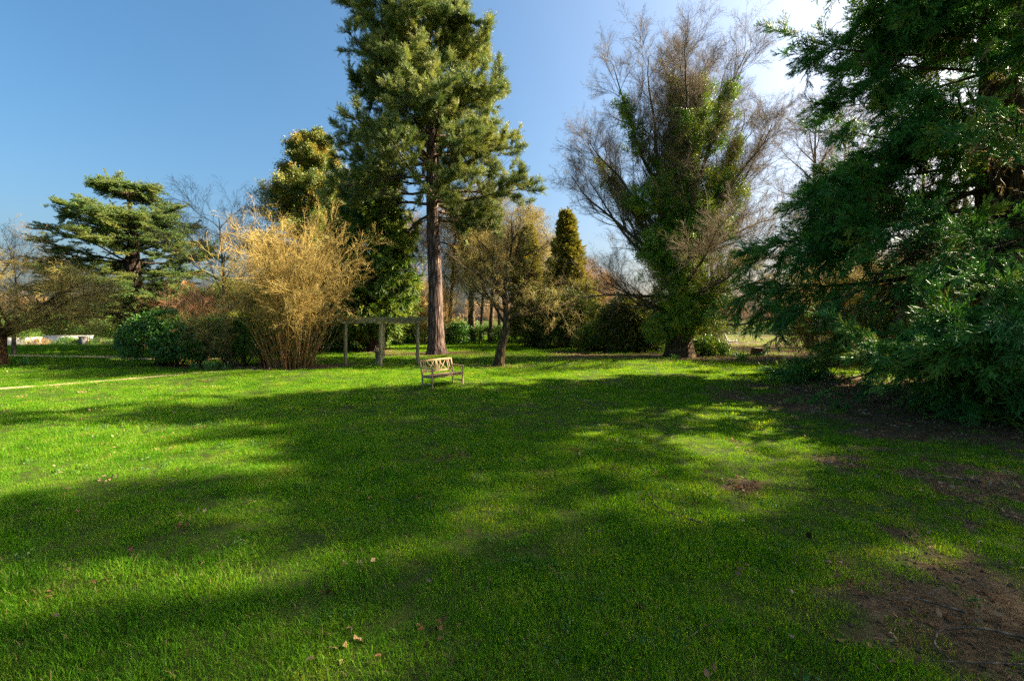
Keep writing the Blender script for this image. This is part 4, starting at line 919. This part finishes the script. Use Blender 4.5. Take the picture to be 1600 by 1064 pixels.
leafy('laurel_bush', 'rounded glossy dark green laurel at the left of the shrub bed', -16.3, 21.9,
      [(-1.0, 0, 1.15, 1.35, 1.2, 1.25, 330), (.5, -.1, 1.0, 1.25, 1.1, 1.15, 280), (-.4, .1, 1.9, 1.2, 1.0, .75, 200), (1.6, .2, .8, .9, .9, .8, 140)], K_lau, (.55, .95))
leafy('evergreen_shrub', 'dark green mixed shrub between the laurel and the golden bush', -13.3, 22.0,
      [(-.8, 0, 1.2, 1.3, .9, 1.2, 260), (.6, .1, 1.3, 1.3, .9, 1.3, 260), (1.7, .3, .8, 1.0, .8, .8, 130)], K_hed, (.6, 1.0))
twiggy('russet_shrub', 'bare russet-twigged shrub rising above the laurel bush', -16.4, 23.4, 40, 3.6, .30, T_red, 'tw_red', .8, (.4, .75))
twiggy('arching_shrub', 'bare arching olive-brown shrub in front of the dark bed', -13.2, 21.5, 30, 2.7, .6, T_olive, 'tw_dark', .4, (.3, .5), .03, bias=(-.3, -.05), ntw=3)
hedge('clipped_hedge', 'clipped hedge with a bright yellow-green top behind the shrub bed', -19.4, 27.5, -15.2, 27.0, 2.55, 1.4, K_gold, (.7, 1.1), 24)
hedge('dark_hedge', 'tall dark green hedge behind the yellow-topped hedge', -24, 33, -14.5, 32, 4.0, 1.6, K_hed, (.9, 1.4), 12)
leafy('holly_bush', 'big olive-green bush behind the dark hedge, near the cedar', -19.8, 34.5, [(-1.5, 0, 3.4, 2.4, 1.8, 2.0, 240), (1.5, 0, 3.0, 2.2, 1.8, 1.9, 220), (0, 0, 2, 3.2, 1.8, 1.9, 240)], K_priv, (.9, 1.5))
hedge('laurel_hedge', 'laurel hedge running back behind the left pergola post', -14.6, 30.6, -10.4, 36.5, 2.35, 1.8, K_lau, (.75, 1.25), 16)
hedge('far_laurel_hedge', 'low dark hedge at the back of the lawn, between the pine and pergola', -12.5, 43.5, -4.5, 45, 1.5, 1.4, K_lau, (.8, 1.3), 14)
hedge('back_hedge', 'low dark green hedge at the back of the lawn, right of the pine', -4.5, 46.5, 3.2, 45.5, 1.3, 1.3, K_hed, (.8, 1.3), 14)
leafy('spindle_shrub', 'rounded green and ochre shrub standing on leaf litter', 5.5, 31.0, [(0, 0, .95, 1.15, 1.0, 1.0, 260), (.75, .1, .7, .9, .8, .75, 150), (-.5, .1, .65, .9, .8, .65, 140), (.2, .1, 1.5, .7, .7, .5, 90)], K_priv, (.55, .95))
leafy('holly_bush', 'dark holly bush right of the spindle shrub, below the bare branches', 7.6, 36.0, [(0, 0, .7, 1.3, 1.0, .8, 150), (1.4, 0, .6, 1.1, .9, .7, 130)], K_hed, (.7, 1.1))
leafy('ivy_mound', 'low green undergrowth at the right foot of the ivy-clad tree', 11.7, 28.0, [(0, 0, .55, 1.0, .8, .7, 130), (.9, .2, .35, .9, .7, .45, 90)], K_ivys, (.8, 1.2))
twiggy('golden_shrub', 'lit yellow-green bare shrub just left of the pine trunk, far behind', -8.2, 42.5, 50, 5.2, .45, T_gold, 'tw_gold', .9, (.6, 1.0), .02)
leafy('yellow_shrub', 'yellow-green leafy shrub at the far lawn, right of the ivy', 14.2, 34.5, [(-.6, 0, 1.2, 1.2, 1.0, 1.3, 180), (.7, 0, .9, 1.2, 1.0, 1.0, 140)], K_priv, (.6, 1.0))

# ------------------------------------------------------------------ bare trees around the lawn
bare_tree('bare_tree', 'fine-twigged bare tree behind the golden bush, left side', -18.4, 29.0, 10.0, 3.6, T_grey, 'b_grey', .15, 12, .22, (.6, 1.0), n3=3, ntw=2, l2=9)
bare_tree('bare_tree', 'sparse bare tree poking above the orchard tree', -31.2, 28.5, 7.2, 2.3, T_grey, 'b_grey', .12, 9, .3, (.6, 1.0), n3=2, ntw=2, l2=7)
wood = [(-8.6, 44.5, 11.5, .17, -1.2), (-6.6, 47.5, 15, .22, .8), (-3.9, 46, 15.5, .30, -.6), (-3.4, 49, 14, .20, .8), (-2.2, 45.5, 15, .26, 1.0), (-1.3, 48.5, 13.5, .18, -.5), (.3, 50, 14, .22, .9), (2.6, 51, 14.5, .22, -1), (-4.8, 51, 14, .22, .3)]
wl_ = ['slender leaning bare tree just left of the pine trunk', 'pale bare tree hidden partly behind the pine trunk', 'thickest pale bare trunk right of the pine, in the back wood', 'thin bare tree close behind the thickest pale trunk',
       'pale bare trunk leaning right, second from the pine in the back wood', 'thin bare tree left of the gnarled tree, in the back wood', 'bare tree right behind the gnarled trunk, in the back wood', 'bare tree between the two pointed cypresses', 'far bare tree directly behind the pine']
for (x, y, H, r, ln), lb in zip(wood, wl_):
    bare_tree('woodland_tree', lb, x, y, H, 3.8, T_olive if r > .21 else T_brown, 'b_grey', r, 12, .22, (.6, 1.15), ln, 'bare trees in the back wood', .12, (.9, 1.5), 4, 2, parts=False, l2=9)
larch = [(7.4, 49, 9.8), (9.3, 50, 9.4), (10.6, 53, 8.8)]
for (x, y, H), lb in zip(larch, ['left of the three thin straight bare larches', 'middle one of the three thin straight bare larches', 'right of the three thin straight bare larches, by the ivy']):
    bare_tree('larch_tree', lb, x, y, H, 1.7, T_brown, 'b_grey', .13, 22, .12, (.0, .35), 0, 'larches left of the ivy-clad tree', .08, (.5, .9), 4, 2, parts=False, l2=8)
right = [(23.5, 36.0, 21.5, .34, .5, 'bare tree with a straight trunk just left of the redwood foliage'), (28.0, 39, 21.5, .34, .6, 'tall bare tree half hidden by the redwood, second from the ivy'), (19.6, 44, 17, .26, -.6, 'bare tree far behind, between the ivy-clad tree and redwood'),
         (33.0, 37, 20, .36, .4, 'dark bare tree glimpsed through the redwood boughs'), (39.0, 39, 19, .40, -.4, 'thick bare tree right beside the redwood trunk'),
         (24.6, 33.0, 14, .18, -.8, 'slim bare tree among the thicket behind the redwood'), (17.2, 47, 15.5, .22, .3, 'slender bare tree standing on the far side of the lit lawn')]
for x, y, H, r, ln, lb in right:
    bare_tree('bare_tree', lb, x, y, H, 4.8, T_grey if y < 40 else T_brown, 'b_grey', r, 15, .28, (.65, 1.15), ln, 'bare trees in the right-hand wood', .12, (.8, 1.4), 3, 2, parts=(y < 38), l2=9)
th = [(16.4, 23.6, 4.4), (18.2, 24.6, 4.8), (20.2, 24.0, 5.2), (22.4, 25.0, 5.2), (24.6, 24.2, 5.6), (27.2, 24.4, 5.6), (30.2, 24.0, 5.6), (21.2, 27.0, 6.0), (25.0, 27.8, 6.0), (29, 27.5, 6.0), (33.5, 25, 6)]
tl_ = ['leftmost olive-brown thicket shrub under the redwood boughs', 'second thicket shrub from the left under the redwood boughs', 'third thicket shrub from the left under the redwood boughs', 'middle thicket shrub in the front row behind the redwood', 'thicket shrub left of the redwood trunk, front row', 'thicket shrub nearest the left side of the redwood trunk',
       'thicket shrub directly behind the redwood trunk', 'back-row thicket shrub on the left', 'back-row thicket shrub in the middle', 'back-row thicket shrub near the redwood trunk', 'rightmost thicket shrub at the picture edge']
for (x, y, h), lb in zip(th, tl_):
    twiggy('thicket_shrub', lb, x, y, 34, h, .55, T_olive, 'tw_olive', 1.0, (.6, 1.05), .02, r=.016, ntw=5, group='thicket behind the redwood')
for x, y, w, lb in [(18.5, 26.2, 2.4, 'low olive undergrowth at the left end of the thicket'), (23.5, 26.4, 2.8, 'low olive undergrowth in the middle of the thicket'), (29.0, 26.4, 3.0, 'low olive undergrowth beside the redwood trunk')]:
    leafy('undergrowth', lb, x, y, [(0, 0, 1.2, w, 1.2, 1.5, 200), (1.2, .4, .9, w*.8, 1.1, 1.2, 120)], K_priv, (.7, 1.2), group='undergrowth in the thicket')
for x, y, lb in [(15.8, 22.7, 'small dark evergreen tuft at the left foot of the thicket')]:
    leafy('undergrowth', lb, x, y, [(0, 0, .5, 1.0, .7, .6, 90)], K_hed, (.6, .9), group='undergrowth in the thicket')
# trees on the sunny side beyond the right edge: they shade the near lawn
rng = np.random.default_rng(33)
redwood(25.0, 9.8, 22, 'second redwood beyond the right edge, shading the foreground lawn', 7, low=1.2, reach=.76, nb=62, view=False)
rng = np.random.default_rng(33)
for x, y, H, lb in [(22, 4.2, 21, 'bare tree beyond the right edge, closest to the picture'), (33, 10.5, 25, 'bare tree beyond the right edge, farthest from the lawn')]:
    bare_tree('bare_tree', lb, x, y, H, 5.8, T_brown, 'b_grey', .40, 20, .12, (.3, 1.0), 0, 'bare trees in the right-hand wood', .12, (1.0, 1.7), 5, 3, parts=False, l2=10)

# far wood closing the view: one mass
def far_wood():
    g = Geo(); q = []; d = []
    n = 110
    a = np.linspace(-1.25, 1.25, n)+rng.normal(0, .012, n); dist = rng.uniform(74, 104, n)
    x = np.sin(a)*dist*1.0; y = np.cos(a)*dist
    y = np.maximum(y, 58+rng.random(n)*14)
    H = rng.uniform(4.0, 7.5, n)
    T1 = grow(np.stack([x, y, gz(x, y)-.3], 1), np.stack([rng.normal(0, .06, n), rng.normal(0, .06, n), np.ones(n)], 1), H*.9, .22, .04, 7, .05); g.tubes(*T1, 5)
    p, dd, rr, t, _ = along(*T1, 10, .2, 1.0)
    T2 = grow(p, fork(dd, 25, 60, up=.2), rng.uniform(1.6, 3.6, len(t))*(1.2-.6*t), .05, .02, 5, .1, (0, 0, .04)); g.tubes(*T2, 3)
    o = tag(g.obj('far_wood', M['tw_brown']), 'distant brownish wood closing the view all round', 'wood', kind='stuff')
    p, dd, rr, t, _ = along(*T2, 3, .15, 1.0)
    scatter('far_twigs', twig_protos('far_kit', 'tw_brown', 4, 1.0, 8, 4, .014, (20, 48), .14, .02), p, eulers(fork(dd, 10, 50, up=.1), roll=3), rng.uniform(1.2, 2.2, len(p)), o)
    m = 1500; xx = rng.uniform(-95, 95, m); yy = np.maximum(60+rng.random(m)*6, 72-.0*xx); u = np.stack([xx, yy, gz(xx, yy)+rng.random(m)*1.6], 1)
    scatter('far_scrub', K_priv, u, eulers(rdir(m), roll=3), rng.uniform(2.0, 4.0, m), o)
far_wood()
hedge('roadside_hedge', 'dark tall hedge beyond the lane at the far left', -75, 54, -40, 55, 3.6, 2.0, K_hed, (1.2, 1.9), 5)
hedge('dark_conifer_hedge', 'dark evergreen screen behind the wooden gate', -46, 57, -30, 57.5, 4.2, 2.5, K_yew, (1.3, 2.0), 7)
leafy('box_hedge', 'low dark rounded hedge in front of the white wall, left of gate', -45.0, 48.0, [(-1.6, 0, .55, 1.8, .8, .75, 120), (1.4, 0, .5, 1.8, .8, .72, 120)], K_hed, (.7, 1.1), cat='hedge')
leafy('purple_shrub', 'small dark purple-leaved shrub by the white wall', -50.0, 48.2, [(0, 0, .6, 1.1, .8, .75, 120)], leaf_protos('purple_kit', 'redwood_brown', 3, 40, .3, .1, .05), (.7, 1.0))
for x in (-56.5, -53.4): leafy('lane_conifer', 'dark column evergreen by the lane, %s of a pair' % ('left' if x < -55 else 'right'), x, 50.5, [(0, 0, 1.5, 1.0, .9, 1.7, 160)], K_hed, (.8, 1.2), cat='tree')

# ------------------------------------------------------------------ bench
def rot_frame(ex, ey):
    ex = np.array(ex, float); ey = np.array(ey, float); return np.stack([ex, ey, np.cross(ex, ey)], 1)
def bar(name, a, b, w, h, mat, parent, up=(0, 0, 1), bev=.004):
    """a squared timber from a to b with eased edges"""
    a = np.array(a, float); b = np.array(b, float); d = b-a; L = np.linalg.norm(d); d /= L
    up = np.array(up, float); s = np.cross(up, d); s /= np.linalg.norm(s); u = np.cross(d, s)
    bm = bmesh.new(); bmesh.ops.create_cube(bm, size=1)
    for v in bm.verts: v.co = Vector((v.co.x*L, v.co.y*w, v.co.z*h))
    bmesh.ops.bevel(bm, geom=list(bm.edges), offset=bev, segments=1, affect='EDGES')
    me = bpy.data.meshes.new(name); bm.to_mesh(me); bm.free(); me.materials.append(M[mat])
    o = link(name, me, parent); c = (a+b)/2
    o.matrix_basis = Matrix(((d[0], s[0], u[0], c[0]), (d[1], s[1], u[1], c[1]), (d[2], s[2], u[2], c[2]), (0, 0, 0, 1)))
    return o
def bench():
    bx, by = -2.36, 15.52
    root = thing('garden_bench', 'weathered wooden garden bench with lattice back on the lawn', 'bench', (bx, by, ground_at(bx, by)), math.atan2(1.26, .91))
    # local x along the seat, local -y is the front
    L, Dp = 1.52, .50; W = 'wood'
    for sx in (-1, 1):
        x = sx*(L/2-.03)
        bar('leg', (x, -Dp/2, -.05), (x, -Dp/2, .62), .046, .046, W, root, (0, 1, 0))
        bar('leg', (x, Dp/2-.05, -.05), (x, Dp/2-.03, .44), .046, .046, W, root, (0, 1, 0))
        bar('back_post', (x, Dp/2-.03, .442), (x, Dp/2+.09, .90), .055, .05, W, root, (0, 1, 0))
        bar('arm_rest', (x, -Dp/2-.05, .637), (x, Dp/2-.02, .655), .07, .03, W, root)
        bar('side_rail', (x, -Dp/2+.03, .36), (x, Dp/2-.08, .36), .035, .07, W, root)
        bar('lower_rail', (x, -Dp/2+.03, .13), (x, Dp/2-.08, .13), .03, .04, W, root)
    bar('front_rail', (-L/2+.06, -Dp/2+.0, .365), (L/2-.06, -Dp/2+.0, .365), .03, .075, W, root)
    bar('rear_rail', (-L/2+.06, Dp/2-.06, .365), (L/2-.06, Dp/2-.06, .365), .03, .075, W, root)
    for i in range(6):
        y = -Dp/2-.02+i*.085
        bar('seat_slat', (-L/2+.0+(.065 if i in (0, 5) else 0), y, .42-.004*i), (L/2-(.065 if i in (0, 5) else 0), y, .42-.004*i), .068, .02, W, root)
    bk = lambda x, z: (x, Dp/2-.03+(z-.44)*.26, z)
    bar('top_rail', bk(-L/2+.06, .875), bk(L/2-.06, .875), .03, .06, W, root)
    bar('back_rail', bk(-L/2+.06, .505), bk(L/2-.06, .505), .03, .05, W, root)
    rail = [o for o in root.children if o.name.startswith('top_rail')][0]
    def sub(o): o.parent = rail; o.matrix_parent_inverse = rail.matrix_basis.inverted()
    n = [(-.60, -.60), (-.52, -.52), (-.06, -.03), (.06, .03), (.0, .0), (.52, .52), (.60, .60)]
    for a, b in n: sub(bar('back_slat', bk(a*1.0, .53), bk(b, .832), .028, .016, W, root, (0, 1, 0), .002))
    for s in (-1, 1):
        sub(bar('lattice_strip', bk(s*.44, .832), bk(s*.14, .53), .026, .013, W, root, (0, 1, 0), .002))
        sub(bar('lattice_strip', bk(s*.12, .832), bk(s*.42, .53), .026, .019, W, root, (0, 1, 0), .002))
        sub(bar('lattice_strip', bk(s*.22, .832), bk(s*.06, .53), .026, .011, W, root, (0, 1, 0), .002))
bench()

# ------------------------------------------------------------------ pergola
def pergola():
    P2 = np.array([-5.94, 20.6]); e1 = np.array([-2.11, 1.40]); e1 = e1/np.linalg.norm(e1); rz = math.atan2(e1[1], e1[0])
    A, B = 2.53, 2.3                     # along e1 (to the left post), across to the right-hand post
    root = thing('pergola', 'open timber pergola on four mossy posts behind the bench', 'pergola', (P2[0], P2[1], ground_at(*P2)), rz)
    # local x runs to the left-hand post, local -y runs back to the right-hand post
    W = 'post'
    for x, y in ((0, 0), (A, 0), (0, -B), (A, -B)): bar('post', (x, y, -.15), (x, y, 1.975), .125, .125, W, root, (0, 1, 0), .006)
    def shaped(name, a, b, th, prof_end, h, flip=1):
        """timber with shaped ends: profile in its own plane, extruded"""
        a = np.array(a, float); b = np.array(b, float); d = b-a; L = np.linalg.norm(d); d /= L; s = np.array([-d[1], d[0], 0])
        e = prof_end
        pts = [(x, z) for x, z in e]+[(L-x, z) for x, z in reversed(e)]
        V = [a+d*x+np.array([0, 0, z])+s*q*th/2 for q in (-1, 1) for x, z in pts]; n = len(pts)
        bm = bmesh.new(); vs = [bm.verts.new(v) for v in V]
        bm.faces.new(vs[:n][::-1]); bm.faces.new(vs[n:])
        for i in range(n): bm.faces.new((vs[i], vs[(i+1) % n], vs[n+(i+1) % n], vs[n+i]))
        bmesh.ops.recalc_face_normals(bm, faces=bm.faces)
        me = bpy.data.meshes.new(name); bm.to_mesh(me); bm.free(); me.materials.append(M[W]); return link(name, me, root)
    wedge = [(.0, .21), (.0, .15), (.24, .0)]            # beam ends cut back underneath
    scroll = [(.0, .20), (.0, .155), (.05, .115), (.11, .10), (.15, .07), (.17, .03), (.22, .0)]
    for x in (0, A): shaped('beam', (x, .48, 1.975), (x, -B-.42, 1.975), .055, wedge, .21)
    for i, y in enumerate(np.linspace(.22, -B-.22, 8)): shaped('rafter', (-.42, y, 2.075), (A+.42, y, 2.075), .045, scroll, .2)
pergola()

# ------------------------------------------------------------------ small garden things
def bird_bath():
    x, y = -6.75, 22.9
    root = thing('bird_bath', 'low dark stone bird bath behind the middle pergola post', 'bird bath', (x, y, ground_at(x, y)))
    def lathe(name, prof, k=18):
        prof = np.array(prof); th = np.arange(k)*2*math.pi/k
        V = np.stack([prof[:, :1]*np.cos(th), prof[:, :1]*np.sin(th), np.repeat(prof[:, 1:], k, 1)], -1); i = np.arange(V.size//3).reshape(len(prof), k); j = np.roll(i, -1, 1)
        g = Geo(); g.add(V, np.stack([i[:-1], j[:-1], j[1:], i[1:]], -1)); return g.obj(name, M['stone'], root)
    lathe('pedestal', [(.001, -.05), (.22, -.05), (.22, .05), (.15, .09), (.12, .16), (.12, .5), (.17, .57), (.001, .572)])
    lathe('basin', [(.001, .574), (.19, .574), (.27, .60), (.27, .65), (.24, .65), (.10, .62), (.001, .618)])
bird_bath()
def white_chair():
    x, y = 19.1, 39.5
    root = thing('lounge_chair', 'small weathered white reclining chair on the far sunlit lawn', 'chair', (x, y, ground_at(x, y)), -.6)
    for s in (-.26, .26):
        bar('leg', (.35, s, 0), (.30, s, .34), .05, .05, 'chair', root, (0, 1, 0)); bar('leg', (-.40, s, 0), (-.22, s, .40), .05, .05, 'chair', root, (0, 1, 0))
        bar('side_rail', (.42, s, .36), (-.35, s, .26), .03, .08, 'chair', root); bar('arm_rest', (.38, s*1.15, .56), (-.36, s*1.15, .53), .11, .025, 'chair', root)
        bar('arm_post', (.33, s*1.15, .36), (.33, s*1.15, .545), .04, .04, 'chair', root, (0, 1, 0))
    for i in range(5): bar('seat_slat', (.36-i*.14, -.28, .405-i*.018), (.36-i*.14, .28, .405-i*.018), .12, .02, 'chair', root)
    for i in range(5): bar('back_slat', (-.30, -.22+i*.11, .30), (-.62, (-.22+i*.11)*1.2, 1.05-.03*abs(i-2)), .09, .02, 'chair', root, (0, 1, 0))
white_chair()
def log_stump():
    x, y = 15.3, 28.4
    root = thing('cut_stump', 'short brown sawn tree stump at the edge of the leaf litter', 'stump', (x, y, ground_at(x, y)))
    g, c, r, d = bole([(0, 0, -.1), (0, 0, .2), (.02, 0, .45)], [.42, .36, .34], k=18, ridge=.08, flare=.2, flare_h=.2, seed=6); g.obj('trunk', M['b_orange'], root)
    th = np.arange(18)*2*math.pi/18; g = Geo(); g.add(np.concatenate([[[.02, 0, .455]], np.stack([.34*np.cos(th)+.02, .34*np.sin(th), np.full(18, .448)], 1)]), None, [[0, 1+i, 1+(i+1) % 18] for i in range(18)]); g.obj('cut_face', M['gatewood'], root)
log_stump()
def daffodils(x, y, n, flowers, label, s=1.0):
    root = thing('daffodil_clump', label, 'flowers', (x, y, ground_at(x, y)), group='daffodil clumps')
    az = rng.random(n)*6.28; f = rng.random(n)**.5*.22*s
    P0 = np.stack([np.cos(az)*f, np.sin(az)*f, np.full(n, -.02)], 1); D = nrm(np.stack([np.cos(az)*.45, np.sin(az)*.45, np.ones(n)], 1)+rng.normal(0, .12, (n, 3)))
    Lg = rng.uniform(.25, .45, n)*s; mid = P0+D*(Lg*.6)[:, None]; D2 = nrm(D+np.stack([np.cos(az)*.4, np.sin(az)*.4, np.full(n, -.15)], 1)); tip = mid+D2*(Lg*.45)[:, None]
    sd = np.stack([-np.sin(az), np.cos(az), az*0], 1)*.011*s*1.4
    V = np.stack([P0-sd, P0+sd, mid+sd, mid-sd, tip], 1).reshape(-1, 3); k = np.arange(n)[:, None]*5
    tag(link('leaves', np_mesh('leaves', V, k+np.array([[0, 1, 2, 3]]), k+np.array([[3, 2, 4]]), M['daff']), root), kind='stuff')
    for i in range(flowers):
        a = rng.random()*6.28; p = np.array([math.cos(a)*.2, math.sin(a)*.2, 0])*s; h = rng.uniform(.34, .46)*s
        st = grow([p], [[math.cos(a)*.3, math.sin(a)*.3, 1]], h, .006, .005, 4, .04); g = Geo(); g.tubes(*st, 4); stk = g.obj('flower_stalk', M['daff'], root)
        c = st[0][0, -1]; fd = nrm(np.array([[math.cos(a), math.sin(a)-.6, .1]]))[0]; u, v = perp(fd[None]); th = np.arange(6)*1.047
        pd = np.cos(th)[:, None]*u+np.sin(th)[:, None]*v; V, T = quadleaf(np.repeat(c[None], 6, 0), nrm(pd+fd*.15), np.repeat(fd[None], 6, 0), np.full(6, .045*s), np.full(6, .03*s)); g = Geo(); g.add(V, None, T)
        g.tubes(np.stack([c, c+fd*.03*s])[None], np.array([[.012, .017]])*s, np.stack([fd, fd])[None], 8); g.obj('flower', M['petal'], stk)
daffodils(-23.75, 22.3, 34, 1, 'daffodil clump beside the orchard trunk on the left', 1.15)
daffodils(-13.6, 20.55, 60, 3, 'largest blue-green daffodil clump in front of the shrub bed', 1.2)
daffodils(-14.5, 20.75, 26, 1, 'small pale daffodil clump left of the largest one', .9)
daffodils(-12.9, 20.5, 26, 1, 'small daffodil clump between the largest one and golden bush', .9)
daffodils(12.9, 25.6, 70, 0, 'dark green daffodil clump on leaf litter right of the ivy-clad tree', 1.4)
daffodils(15.1, 35.5, 50, 0, 'far daffodil clump on the sunlit lawn', 1.4)
daffodils(9.0, 25.2, 40, 0, 'low green daffodil clump at the left of the ivy-clad trunk', 1.0)

def gate():
    x0, x1, y = -44.4, -41.6, 47.6; z = ground_at(-43, y)
    root = thing('wooden_gate', 'pale five-barred wooden gate across the lane at far left', 'gate', (x0, y, z))
    L = x1-x0
    bar('hanging_stile', (.05, 0, .12), (.05, 0, 1.38), .09, .07, 'gatewood', root, (0, 1, 0)); bar('closing_stile', (L-.05, 0, .12), (L-.05, 0, 1.25), .09, .07, 'gatewood', root, (0, 1, 0))
    for z_ in (.2, .42, .66, .92, 1.2): bar('bar', (.10, 0, z_), (L-.10, 0, z_), .03, .10, 'gatewood', root)
    bar('brace', (.1, -.035, .2), (L/2, -.035, 1.2), .025, .09, 'gatewood', root); bar('brace', (L/2, -.037, .2), (L/2, -.037, 1.2), .025, .09, 'gatewood', root, (0, 1, 0)); bar('brace', (L-.1, -.035, .2), (L/2+.06, -.035, 1.2), .025, .09, 'gatewood', root)
gate()
def pillar(x, y, label):
    root = thing('gate_pillar', label, 'pillar', (x, y, ground_at(x, y)), group='gate pillars')
    g = Geo(); g.box((0, 0, .65), (.62, .62, 1.5)); g.obj('shaft', M['pillar'], root, smooth=False)
    g = Geo(); g.box((0, 0, 1.45), (.74, .74, .1)); g.obj('cap', M['pillar'], root, smooth=False)
pillar(-45.0, 47.9, 'square dark stone pillar left of the wooden gate'); pillar(-41.2, 47.9, 'square dark stone pillar right of the wooden gate')
def wall(xa, xb, y, h, label):
    root = thing('garden_wall', label, 'wall', ((xa+xb)/2, y, ground_at((xa+xb)/2, y)))
    g = Geo(); g.box((0, 0, h/2-.1), (xb-xa, .25, h+.2)); g.obj('wall_face', M['white'], root, smooth=False)
    g = Geo(); g.box((0, 0, h+.03), (xb-xa+.06, .33, .06)); g.obj('coping', M['white'], root, smooth=False)
wall(-50.8, -45.6, 49.4, 1.5, 'low white rendered wall left of the wooden gate'); wall(-58, -52.0, 50.2, 1.3, 'white wall stretch seen under the orchard tree twigs')

# ------------------------------------------------------------------ fallen leaves, cones and sticks, one by one
def leaf_mesh(mat, i):
    n = 9; u = np.linspace(0, 1, n); w = np.sin(u**.8*math.pi)**.8*(.32+.10*np.cos(u*26+i)); c = .16*np.sin(u*3+i); z = .08*np.sin(u*4+i*2)
    V = np.concatenate([np.stack([u, c, z], 1), np.stack([u, c+w, z+.20*w+.05*np.sin(u*9+i)], 1), np.stack([u, c-w, z+.28*w], 1)])
    V[:, 0] -= .5; Q = []
    for k in range(n-1): Q += [[k, k+1, n+k+1, n+k], [2*n+k, 2*n+k+1, k+1, k]]
    return np_mesh('fallen_leaf', V, Q, None, M[mat])
lm = [leaf_mesh('deadleaf', 0.), leaf_mesh('deadleaf', 1.7), leaf_mesh('paleleaf', 2.9), leaf_mesh('deadleaf', 4.1), leaf_mesh('paleleaf', 5.3)]
x, y = field(2.9, 11.5, 1.9); k = np.abs(x) < 1.10*y; x, y = x[k], y[k]
od = np.argsort(y+rng.normal(0, 1.2, len(y)))[:230]
for i in od:
    mi = rng.integers(0, 5)
    o = link('fallen_leaf', lm[mi], None, (x[i], y[i], ground_at(x[i], y[i])+.045+rng.random()*.02))
    s = rng.uniform(.035, .065); o.scale = (s, s, s); o.rotation_euler = (rng.normal(0, .4), rng.normal(0, .4), rng.random()*6.28)
    tag(o, 'pale bleached fallen leaf lying in the foreground grass' if mi in (2, 4) else 'brown curled fallen leaf lying in the foreground grass', 'leaf', 'pale fallen leaves on the lawn' if mi in (2, 4) else 'brown fallen leaves on the lawn')
def stick(pts, r, label):
    pts = np.array(pts, float); pts[:, 2] += gz(pts[:, 0], pts[:, 1]); n = 26; s = np.linspace(0, len(pts)-1, n)
    c = np.stack([np.interp(s, np.arange(len(pts)), pts[:, i]) for i in range(3)], 1)
    for _ in range(2): c[1:-1] = (c[:-2]+2*c[1:-1]+c[2:])/4
    g = Geo(); g.tubes(c[None], (r*np.linspace(1, .35, n)*(1+.15*np.sin(s*9)))[None], nrm(np.gradient(c, axis=0))[None], 7)
    tag(g.obj('fallen_branch', M['b_grey']), label, 'branch', 'sticks on the ground')
stick([(3.55, 3.15, .03), (3.30, 3.24, .05), (3.02, 3.22, .045), (2.87, 3.10, .03), (2.86, 2.92, .01)], .011, 'long curved grey stick with a hooked end, lower right corner')
stick([(3.35, 2.90, .03), (3.0, 2.92, .04), (2.72, 2.96, .02)], .008, 'straight grey stick nearest the bottom right corner')
stick([(3.42, 3.42, .03), (3.2, 3.56, .05), (3.0, 3.62, .03)], .010, 'thin stick lying above the hooked stick')
stick([(2.05, 4.9, .03), (1.72, 5.1, .06), (1.62, 5.35, .07), (1.78, 5.5, .05)], .008, 'thin looped pale twig in the shaded grass, right of centre')
stick([(1.55, 3.35, .03), (1.36, 3.24, .05), (1.22, 3.14, .04)], .006, 'short thin straw-coloured twig in the foreground grass')
stick([(6.4, 6.2, .03), (5.9, 6.35, .05), (5.5, 6.3, .03)], .014, 'dark stick on the bare earth under the redwood')
def cone(x, y, label):
    root = tag(empty('pine_cone', (x, y, ground_at(x, y)+.05), rng.random()*6), label, 'cone', 'fallen cones')
    V = []; T = []
    g = Geo(); n = 60; k = np.arange(n); zc = k/n; rr = .022*np.sin((zc*.85+.12)*math.pi); a = k*2.4
    P = np.stack([zc*.075-.037, rr*np.cos(a)*.6, rr*np.sin(a)*.6], 1); D = nrm(np.stack([zc*0+.55, np.cos(a), np.sin(a)], 1)); Nn = nrm(np.stack([zc*0-1, np.cos(a)*.5, np.sin(a)*.5], 1))
    V, T = quadleaf(P, D, Nn, np.full(n, .018), np.full(n, .017)); g.add(V, None, T); g.obj('scales', M['b_brown'], root)['kind'] = 'stuff'
cone(.98, 3.46, 'brown pine cone in the foreground grass, right of centre'); cone(3.0, 4.6, 'brown pine cone on bare earth at the right')
